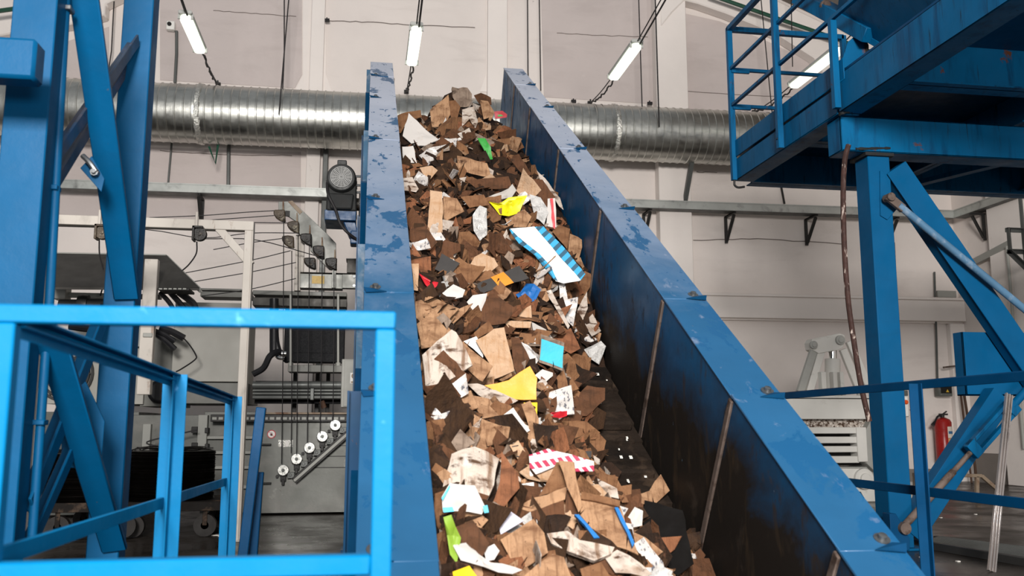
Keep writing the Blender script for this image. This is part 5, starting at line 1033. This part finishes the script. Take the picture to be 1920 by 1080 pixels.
waste('turquoise_face', 'B', [(826, 646), (952, 690), (944, 812), (816, 764)], 'turquoise', 'turquoise face', None, None, parent=tc, lift=.006, th=.002, crumple=.0, rings=3, fold=None)
paper('B', [(770, 540), (850, 590), (887, 642), (820, 692), (782, 612)], 'paper_grey', 'grey printed sheet above the turquoise card', 'grey sheet', face=.65)
waste('cardboard_sheet', 'B', [(505, 908), (640, 880), (760, 800), (800, 872), (797, 988), (640, 986)], 'orange_print', 'orange printed sheet below the large tan panel', CB, 'orange sheet', face=.62, lift=.09, crumple=.01)
paper('B', [(410, 882), (470, 886), (600, 950), (692, 1000), (620, 1032), (470, 962)], 'paper_dirty', 'white wrapper with orange stripes left of the orange sheet', 'orange striped wrapper', face=.6, crumple=.03)
sheet('B', [(415, 966), (530, 985), (592, 1065), (470, 1078)], 'card_tan', 'tan square sheet under the orange striped wrapper', 'tan square sheet', face=.6)
bag('B', [(680, 402), (740, 335), (822, 370), (792, 432), (720, 452)], 'bag_blue', 'crumpled dark blue plastic bag under the blue striped strip', 'blue bag', face=.6, cf=13)
paper('B', [(920, 335), (955, 340), (975, 420), (1032, 410), (1002, 582), (950, 532)], 'paper_print', 'grimy white printed sheets hanging below the blue striped strip', 'printed white sheets', face=.72, crumple=.03)
paper('B', [(1030, 480), (1082, 380), (1088, 470), (1050, 560), (1020, 520)], 'paper_dirty', 'dirty pale paper by the right wall below the blue striped strip', 'dirty pale paper', face=.72)
sheet('B', [(1040, 330), (1070, 255), (1110, 270), (1100, 350), (1015, 480)], 'card_mid', 'long brown strip bending down the right wall below the blue striped strip', 'long brown strip', face=.7, fold=(2, .5))
waste('wrapper', 'B', [(788, 852), (830, 820), (908, 836), (842, 896)], 'paper_white', 'small white wrapper with red rim below the turquoise card', 'wrapper', 'red rimmed wrapper', face=.6, crumple=.02, th=.004)
sheet('B', [(725, 1006), (802, 1005), (800, 1084), (746, 1062)], 'card_yellow', 'bright yellow card below the orange sheet', 'yellow card', face=.65, crumple=.006)
sheet('B', [(610, 545), (770, 547), (762, 586), (640, 582)], 'card_pale', 'wide pale flap lying above the turquoise card', 'wide pale flap', face=.5)
bag('B', [(1065, 702), (1160, 658), (1188, 690), (1150, 790), (1100, 762)], 'foil_clear', 'silvery crumpled film at the right edge of the heap', 'silvery film', face=.65, cf=14)
paper('B', [(275, 932), (400, 840), (417, 960), (300, 1002)], 'paper_print', 'grey printed papers under the dirty white sheet', 'grey printed papers', face=.6, crumple=.035)
sheet('B', [(490, 480), (545, 375), (600, 420), (680, 480), (620, 560), (480, 580)], 'card_brown', 'brown curved sheet with dark edge left of the blue bag', 'curved brown sheet', face=.6, bend=.6)
sheet('B', [(850, 380), (880, 372), (985, 575), (975, 592)], 'paper_dirty', 'thin pale cardboard edge leaning below the blue striped strip', 'thin pale edge', face=.7)
sheet('B', [(915, 620), (990, 590), (1045, 700), (990, 730), (935, 700)], 'card_red_brown', 'red brown cardboard right above the turquoise card', 'red brown piece', face=.6)
sheet('B', [(655, 640), (700, 640), (760, 760), (700, 870), (670, 800)], 'card_brown', 'narrow brown sheet right of the large tan panel', 'narrow brown sheet', face=.6)
waste('bottle_cap', 'B', [(190, 990), (205, 980), (224, 990), (222, 1010), (205, 1020), (190, 1012)], 'pink', 'small pink cap by the left wall below the dirty white sheet', 'cap', 'pink cap', face=.7, th=.03, crumple=0, fold=None, lift=.06)
paper('B', [(440, 400), (520, 395), (500, 495), (440, 480), (405, 440)], 'paper_white', 'white paper with grey smudges under the black and orange card', 'smudged white paper', face=.6, crumple=.03)
sheet('B', [(280, 520), (390, 470), (440, 455), (400, 500), (330, 560)], 'card_tan', 'tan strip in the left middle below the white torn paper', 'tan strip', face=.5)
# lower end of the heap, nearest to the camera
sheet('C', [(150, 590), (200, 400), (330, 340), (470, 400), (440, 560), (400, 650), (250, 600)], 'paper_stained', 'large lump of stained peeling white cardboard at the left wall', 'stained white lump', face=.6, th=.014, crumple=.03)
sheet('C', [(480, 388), (572, 510), (582, 590), (490, 702), (405, 727), (470, 560)], 'card_red_brown', 'smooth red brown panel right of the stained white lump', 'red brown panel', face=.62, crumple=.006)
ck = sheet('C', [(635, 402), (740, 365), (1000, 435), (1002, 490), (900, 492), (780, 430), (700, 500), (640, 524)], 'white_gloss', 'red and white chequered card in the lower heap', 'chequered card', face=.45, crumple=.006, fold=None)
MATS['chk'] = None
ac, nn, aa, bb, cc = HW[ck.name]; stripes('checker_red', 'd8d2cf', 'a01c42', (aa+bb*.6), 26, .42, .0, check=((bb-aa*.15), 15)); ck.data.materials[0] = MATS['checker_red']; del MATS['chk']
bx = thing('cardboard_box', surf_pix(1050, 950), 'open brown cardboard box with upright flaps below the chequered card', 'box'); HWB = None
def flap(poly, mt, face, lift, nm='flap', **k):
    x0, y0, s = ZR['C']; pp = [(x/s+x0, y/s+y0) for x, y in poly]; cx = sum(p[0] for p in pp)/len(pp); cy = sum(p[1] for p in pp)/len(pp)
    ac = surf_pix(1055, 955); vd = (ac-CAM).normalized(); n = (vd*-face+ND*(1-face)+V(k.get('tw', (0, 0, 0)))).normalized(); ac = ac+n*lift
    def onp(x, y): d = ray(x, y); return CAM+d*((ac-CAM).dot(n)/d.dot(n))
    c = onp(cx, cy); a = V((1, 0, 0)); a = (a-n*a.dot(n)).normalized(); b = n.cross(a); loc = [((onp(*p)-c).dot(a), (onp(*p)-c).dot(b)) for p in pp]
    vs, fs = piece(loc, c, a, b, n, .007, 0, None, .003, 6, 3); m = MB(); m.add(vs, fs); NAMED.append((pp, c, 'open box')); return m.build(nm, mt, bx)
flap([(690, 632), (790, 440), (850, 440), (850, 590)], 'card_mid', .75, .0)
flap([(800, 430), (890, 440), (936, 690), (915, 722), (850, 582)], 'card_tan', .8, .05, tw=(-.25, 0, 0))
flap([(545, 690), (850, 580), (838, 650), (640, 720)], 'card_tan', .5, .05)
flap([(640, 720), (830, 655), (850, 800), (720, 800)], 'card_brown', .75, .06, 'side')
flap([(848, 600), (905, 690), (912, 735), (838, 735)], 'card_brown', .7, .02, 'side')
tx = sheet('C', [(525, 345), (575, 318), (652, 430), (600, 463)], 'card_pale', 'small tan card with two lines of dark print left of the chequered card', 'printed tan card', face=.6, crumple=.003, fold=None)
for q in ([(540, 350), (576, 343), (577, 348), (541, 355)], [(562, 405), (618, 405), (620, 412), (565, 411)]): waste('print_line', 'C', q, 'print_black', None, None, None, parent=tx, lift=.005, th=.001, crumple=0, rings=1, fold=None)
tp = bag('C', [(145, 640), (190, 567), (330, 575), (392, 690), (370, 732), (230, 712), (150, 716)], 'paper_white', 'dirty white plastic sack with turquoise corners at the left wall', 'white plastic sack', face=.6, crumple=.04)
for q in ([(143, 640), (190, 565), (192, 580), (150, 655)], [(150, 695), (205, 690), (215, 715), (155, 722)], [(375, 685), (402, 680), (410, 720), (385, 725)]): waste('turquoise_corner', 'C', q, 'turquoise', 'turquoise corner', None, None, parent=tp, lift=.03, th=.003, crumple=.01, rings=2, fold=None)
tr2 = waste('cardboard_tray', 'C', [(925, 640), (1145, 682), (1182, 800), (1252, 962), (1050, 882), (925, 742)], 'card_tan', 'big flat tan cardboard tray with blue edges in the lower heap', 'cardboard tray', 'tan tray with blue edges', face=.5, lift=.05, crumple=.005, fold=None)
for q in ([(1116, 700), (1136, 700), (1228, 900), (1216, 922)], [(890, 740), (916, 740), (1032, 870), (1000, 872)]): waste('blue_edge', 'C', q, 'edge_blue', 'blue edge strip', None, None, parent=tr2, lift=.015, th=.02, crumple=0, rings=2, fold=None)
waste('rim', 'C', [(930, 610), (1148, 660), (1145, 695), (925, 650)], 'card_mid', None, None, None, parent=tr2, lift=.012, th=.012, crumple=.0, rings=2, fold=None)
sheet('C', [(475, 880), (660, 765), (722, 840), (742, 950), (620, 1032), (540, 1000)], 'card_tan', 'rounded dirty tan sheet at the bottom left of the tray with blue edges', 'rounded dirty tan sheet', face=.6, lift=.05)
sheet('C', [(735, 850), (850, 830), (920, 880), (1120, 910), (1100, 950), (1000, 1002), (860, 950), (760, 905)], 'paper_stained', 'white curved cardboard slab below the tray with blue edges', 'white curved slab', face=.5, th=.025, lift=.07, bend=.3)
sheet('C', [(205, 812), (320, 768), (412, 900), (370, 980), (270, 930)], 'card_brown', 'dark brown sheet below the white plastic sack', 'dark sheet', face=.62)
paper('C', [(410, 892), (502, 698), (607, 770), (470, 852)], 'lilac_paper', 'greyish white folded paper left of the open box', 'greyish folded paper', face=.62)
sheet('C', [(1285, 655), (1500, 712), (1562, 1010), (1470, 1082), (1280, 872)], 'panel_black', 'black stiff panel leaning at the foot of the right wall', 'black panel', face=.7, crumple=.004, lift=.05, fold=None)
sheet('C', [(1312, 602), (1376, 510), (1427, 600), (1342, 682)], 'card_tan', 'small tan square standing behind the black panel', 'tan square', face=.7)
sheet('C', [(1220, 642), (1322, 600), (1332, 670), (1230, 682)], 'card_tan', 'low tan flap left of the tan square behind the black panel', 'low tan flap', face=.55)
sheet('C', [(1200, 822), (1290, 860), (1390, 940), (1310, 1006), (1240, 930)], 'card_tan', 'tan torn sheet left of the black panel', 'torn tan sheet', face=.6)
sheet('C', [(598, 1090), (770, 950), (832, 970), (875, 1090), (800, 1140), (640, 1140)], 'card_tan', 'tan sheet at the bottom centre of the picture', 'bottom tan sheet', face=.6, lift=.05)
sheet('C', [(922, 1042), (1042, 1000), (1094, 1085), (1040, 1120), (940, 1110)], 'card_mid', 'brown square sheet at the bottom right of the white curved slab', 'brown square sheet', face=.6)
paper('C', [(205, 912), (280, 895), (332, 960), (600, 1042), (540, 1080), (380, 1032), (250, 1000)], 'paper_white', 'long white plastic wrap at the bottom left of the heap', 'long white wrap', face=.55, crumple=.04, lift=.05)
sheet('C', [(435, 212), (547, 133), (642, 262), (590, 292), (500, 240)], 'paper_white', 'white card square below the orange sheet', 'white card square', face=.6, crumple=.004)
sheet('C', [(300, 80), (370, 75), (467, 180), (375, 197)], 'card_tan', 'tan sheet left of the white card square', 'tan sheet by the white square', face=.58)
sheet('C', [(795, 205), (960, 210), (1036, 270), (1010, 312), (850, 316)], 'card_mid', 'brown torn sheet at the right edge of the heap before the bare belt', 'torn sheet before the bare belt', face=.5)
bag('C', [(700, 222), (750, 165), (850, 153), (847, 187), (750, 217)], 'red_pack', 'shiny red bag right of the yellow card', 'red bag', face=.6, cf=14)
sheet('C', [(835, 130), (960, 20), (1062, 30), (1062, 90), (960, 182), (850, 172)], 'card_brown', 'dirty brown folded cardboard at the right edge below the silvery film', 'dirty folded cardboard', face=.5, fold=(2, .6))
paper('C', [(905, 512), (960, 495), (1130, 590), (1142, 642), (1030, 622)], 'paper_dirty', 'dirty white paper sheet right of the open box', 'dirty white sheet', face=.5)
paper('C', [(1190, 760), (1230, 690), (1276, 700), (1272, 800), (1205, 812)], 'paper_white', 'white crumpled paper just left of the black panel', 'white crumple', face=.65, crumple=.05)
sheet('C', [(145, 402), (250, 250), (332, 332), (200, 417)], 'card_grey', 'brown printed cardboard with red marks above the stained white lump', 'red marked cardboard', face=.6)
bag('C', [(155, 742), (200, 730), (252, 870), (230, 1012), (190, 962)], 'pack_green', 'green and yellow plastic pack at the left wall in the lower heap', 'green pack', face=.65)
sheet('C', [(205, 1052), (300, 1018), (342, 1080), (320, 1120), (215, 1110)], 'card_yellow', 'yellow card at the bottom left end of the heap', 'bottom yellow card', face=.6)
sheet('C', [(1070, 520), (1120, 515), (1197, 670), (1160, 670)], 'card_mid', 'narrow tan strip right of the dirty white sheet', 'narrow tan strip', face=.6)
bag('C', [(1165, 680), (1250, 678), (1240, 700), (1170, 695)], 'bag_yellow', 'thin yellow strip behind the white crumple by the black panel', 'thin yellow strip', face=.7, crumple=.01)
sheet('C', [(590, 120), (640, 100), (690, 200), (690, 330), (610, 330), (640, 262)], 'card_tan', 'tan strip hanging between the white card square and the yellow card', 'hanging tan strip', face=.62)
paper('C', [(1060, 985), (1130, 940), (1330, 1060), (1290, 1080), (1120, 1070)], 'paper_dirty', 'wet dirty paper at the bottom before the black panel', 'wet dirty paper', face=.5, crumple=.05)
paper('C', [(1345, 1080), (1400, 1030), (1455, 1085), (1400, 1110)], 'paper_white', 'white card corner at the bottom edge below the black panel', 'white corner', face=.6)
sheet('C', [(870, 375), (988, 378), (985, 415), (890, 420)], 'print_black', 'small dark carton behind the chequered card at the bare belt', 'dark carton', face=.7)
sheet('C', [(380, 930), (440, 900), (470, 940), (440, 990), (395, 1000)], 'paper_white', 'white sheet edge above the long white wrap', 'white edge', face=.62)
# ------------------------------------------------------------------ loose scraps between them, each a thing of its own
def inside(p, poly):
    x, y = p; r = False
    for i in range(len(poly)):
        (x1, y1), (x2, y2) = poly[i], poly[i-1]
        if (y1 > y) != (y2 > y) and x < (x2-x1)*(y-y1)/(y2-y1)+x1: r = not r
    return r
def rpoly(rr, s, asp):
    k = rr.choice((4, 4, 5, 6)); a0 = rr.uniform(0, 6.28); return [(s*cos(a0+2*pi*i/k+rr.uniform(-.25, .25))*rr.uniform(.75, 1.15), s*asp*sin(a0+2*pi*i/k+rr.uniform(-.25, .25))*rr.uniform(.75, 1.15)) for i in range(k)]
RS = random.Random(21)
def spot(rr):
    while True:
        py = rr.uniform(170, 1078); px = rr.uniform(742, 1330); p = surf_pix(px, py)
        if XA+.06 < p.x < XB-.05 and p.y < 10.0 and p.z < surf(p.x, p.y).z+.03 and surf_dz(p.x, p.y) > -1.0: return px, py, p
def rbasis(rr, wob=.5):
    n = (ND*.55+V((0, -1, 0))*rr.uniform(.05, .75)+V((rr.uniform(-wob, wob), rr.uniform(-.3, .3), rr.uniform(-.3, .3)))).normalized()
    q = V((rr.uniform(-1, 1), rr.uniform(-1, 1), rr.uniform(-1, 1))); a = (q-n*q.dot(n)).normalized(); return n, a, n.cross(a)
TONES = [('card_tan', 'tan'), ('card_pale', 'pale tan'), ('card_mid', 'mid brown'), ('card_brown', 'dark brown'), ('card_brown', 'dark brown'), ('card_dark', 'very dark brown'), ('card_red_brown', 'red brown'), ('card_mid', 'mid brown'), ('card_grey', 'grey brown'), ('card_wet', 'wet blackish'), ('card_dark', 'very dark brown'), ('card_brown', 'dark brown'), ('paper_dirty', 'dirty white paper'), ('paper_print', 'printed paper')]
nscrap = 0; seen = set(); tries = 0
while nscrap < 244 and tries < 14000:
    tries += 1; px, py, p = spot(RS)
    if any(inside((px, py), q) for q, _, _ in NAMED) and RS.random() < .93: continue
    k_ = 75*7/p.y
    if RS.random() < .82 and any(inside((px+ox*k_*.3, py+oy*k_*.3), q) for q, _, _ in NAMED for ox, oy in ((1, 0), (-1, 0), (0, 1), (0, -1))): continue
    mt, tone = RS.choice(TONES); sz = RS.uniform(.07, .17)*(1 if p.y < 7 else 1.15); n, a, b = rbasis(RS)
    c = p+n*RS.uniform(-.05, .015)
    vs, fs = piece(rpoly(RS, sz, RS.uniform(.45, 1)), c, a, b, n, .006, RS.uniform(-.8, .8), (3, .6), .018, 9, tries, 4, jag=.008, rr=RS)
    for v in vs: v.x = min(max(v.x, XA), XB)
    near = min(NAMED, key=lambda q: (q[1]-p).length); nx = sum(t_[0] for t_ in near[0])/len(near[0]); ny = sum(t_[1] for t_ in near[0])/len(near[0])
    dx, dy = px-nx, py-ny
    rel = ('right of' if dx > 0 else 'left of') if abs(dx) > abs(dy)*1.6 else ('below' if dy > 0 else 'above') if abs(dy) > abs(dx)*1.6 else ('lower' if dy > 0 else 'upper')+(' right of' if dx > 0 else ' left of')
    size = 'small' if sz < .1 else 'medium' if sz < .14 else 'broad'
    what = tone+' scrap' if 'paper' in tone else tone+' cardboard scrap'
    m = MB(); m.add(vs, fs); o = m.build('paper_scrap' if 'paper' in tone else 'cardboard_scrap', mt, org=c)
    tag(o, '%s %s %s the %s' % (size, what, rel, ' '.join(near[2].split(' ')[:7 if len((size+what+rel).split()) < 6 else 5])), 'paper' if 'paper' in tone else CB, 'torn scraps in the waste heap'); nscrap += 1
# ------------------------------------------------------------------ the uncountable rest: crushed bits packed between and under
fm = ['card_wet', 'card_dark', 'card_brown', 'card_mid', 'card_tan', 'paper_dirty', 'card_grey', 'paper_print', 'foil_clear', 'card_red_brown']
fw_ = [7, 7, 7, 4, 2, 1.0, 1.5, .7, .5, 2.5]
vs_, fs_, mi_ = [], [], []
NX_, NY_ = 26, 150
for j in range(NY_+1):
    for i in range(NX_+1):
        X = lerp(XA, XB, i/NX_); Y = lerp(1.9, 10.7, j/NY_); q = surf(X, Y, -.07); q.z += .035*noise.noise(V((X*11, Y*11, 2))); lo = BS+KS*Y-1.07; q.z = max(q.z, lo-.03); vs_.append(q)
for j in range(NY_):
    for i in range(NX_): k = j*(NX_+1)+i; fs_.append((k, k+1, k+NX_+2, k+NX_+1)); mi_.append(0)
RF = random.Random(5)
for k in range(4300):
    px, py, p = spot(RF); n, a, b = rbasis(RF, .7); c = p+n*(RF.uniform(-.14, -.09) if any(inside((px, py), q) for q, _, _ in NAMED) else RF.uniform(-.085, -.012)); sz = RF.uniform(.02, .115)
    v2, f2 = piece(rpoly(RF, sz, RF.uniform(.3, 1)), c, a, b, n, .005, RF.uniform(-2, 2), (2, .9), .02, 12, k, 2, seg=.09, jag=.008, rr=RF)
    o_ = len(vs_); mi = RF.choices(range(len(fm)), fw_)[0]
    for v in v2: v.x = min(max(v.x, XA), XB)
    vs_ += v2; fs_ += [tuple(i+o_ for i in f) for f in f2]; mi_ += [mi]*len(f2)
c0_ = surf(.95, 3.0, -.3); me = bpy.data.meshes.new('packed_waste'); me.from_pydata([v-c0_ for v in vs_], [], fs_)
for k in fm: me.materials.append(MATS[k])
me.polygons.foreach_set('material_index', mi_); me.polygons.foreach_set('use_smooth', [True]*len(fs_)); me.set_sharp_from_angle(angle=radians(40))
o = bpy.data.objects.new('packed_waste', me); COL.objects.link(o); o.location = c0_
tag(o, 'crushed dark brown cardboard bits packed beneath the loose sheets on the conveyor', 'waste', kind='stuff')
m = MB()
for k in range(40):
    X, Y = R.uniform(1.0, 1.62), R.uniform(4.6, 6.2)
    if surf_dz(X, Y) > -1.0: continue
    z = BS+KS*Y-1.055; s_ = R.uniform(.003, .010); m.hexa([(X+dx*s_, Y+dy*s_, z+KS*dy*s_+dz) for dz in (0, .006) for dy in (-1, 1) for dx in (-1, 1)])
tag(m.build('paper_crumbs', 'paper_scrap'), 'small white crumbs scattered over the bare dark belt', 'litter', kind='stuff')
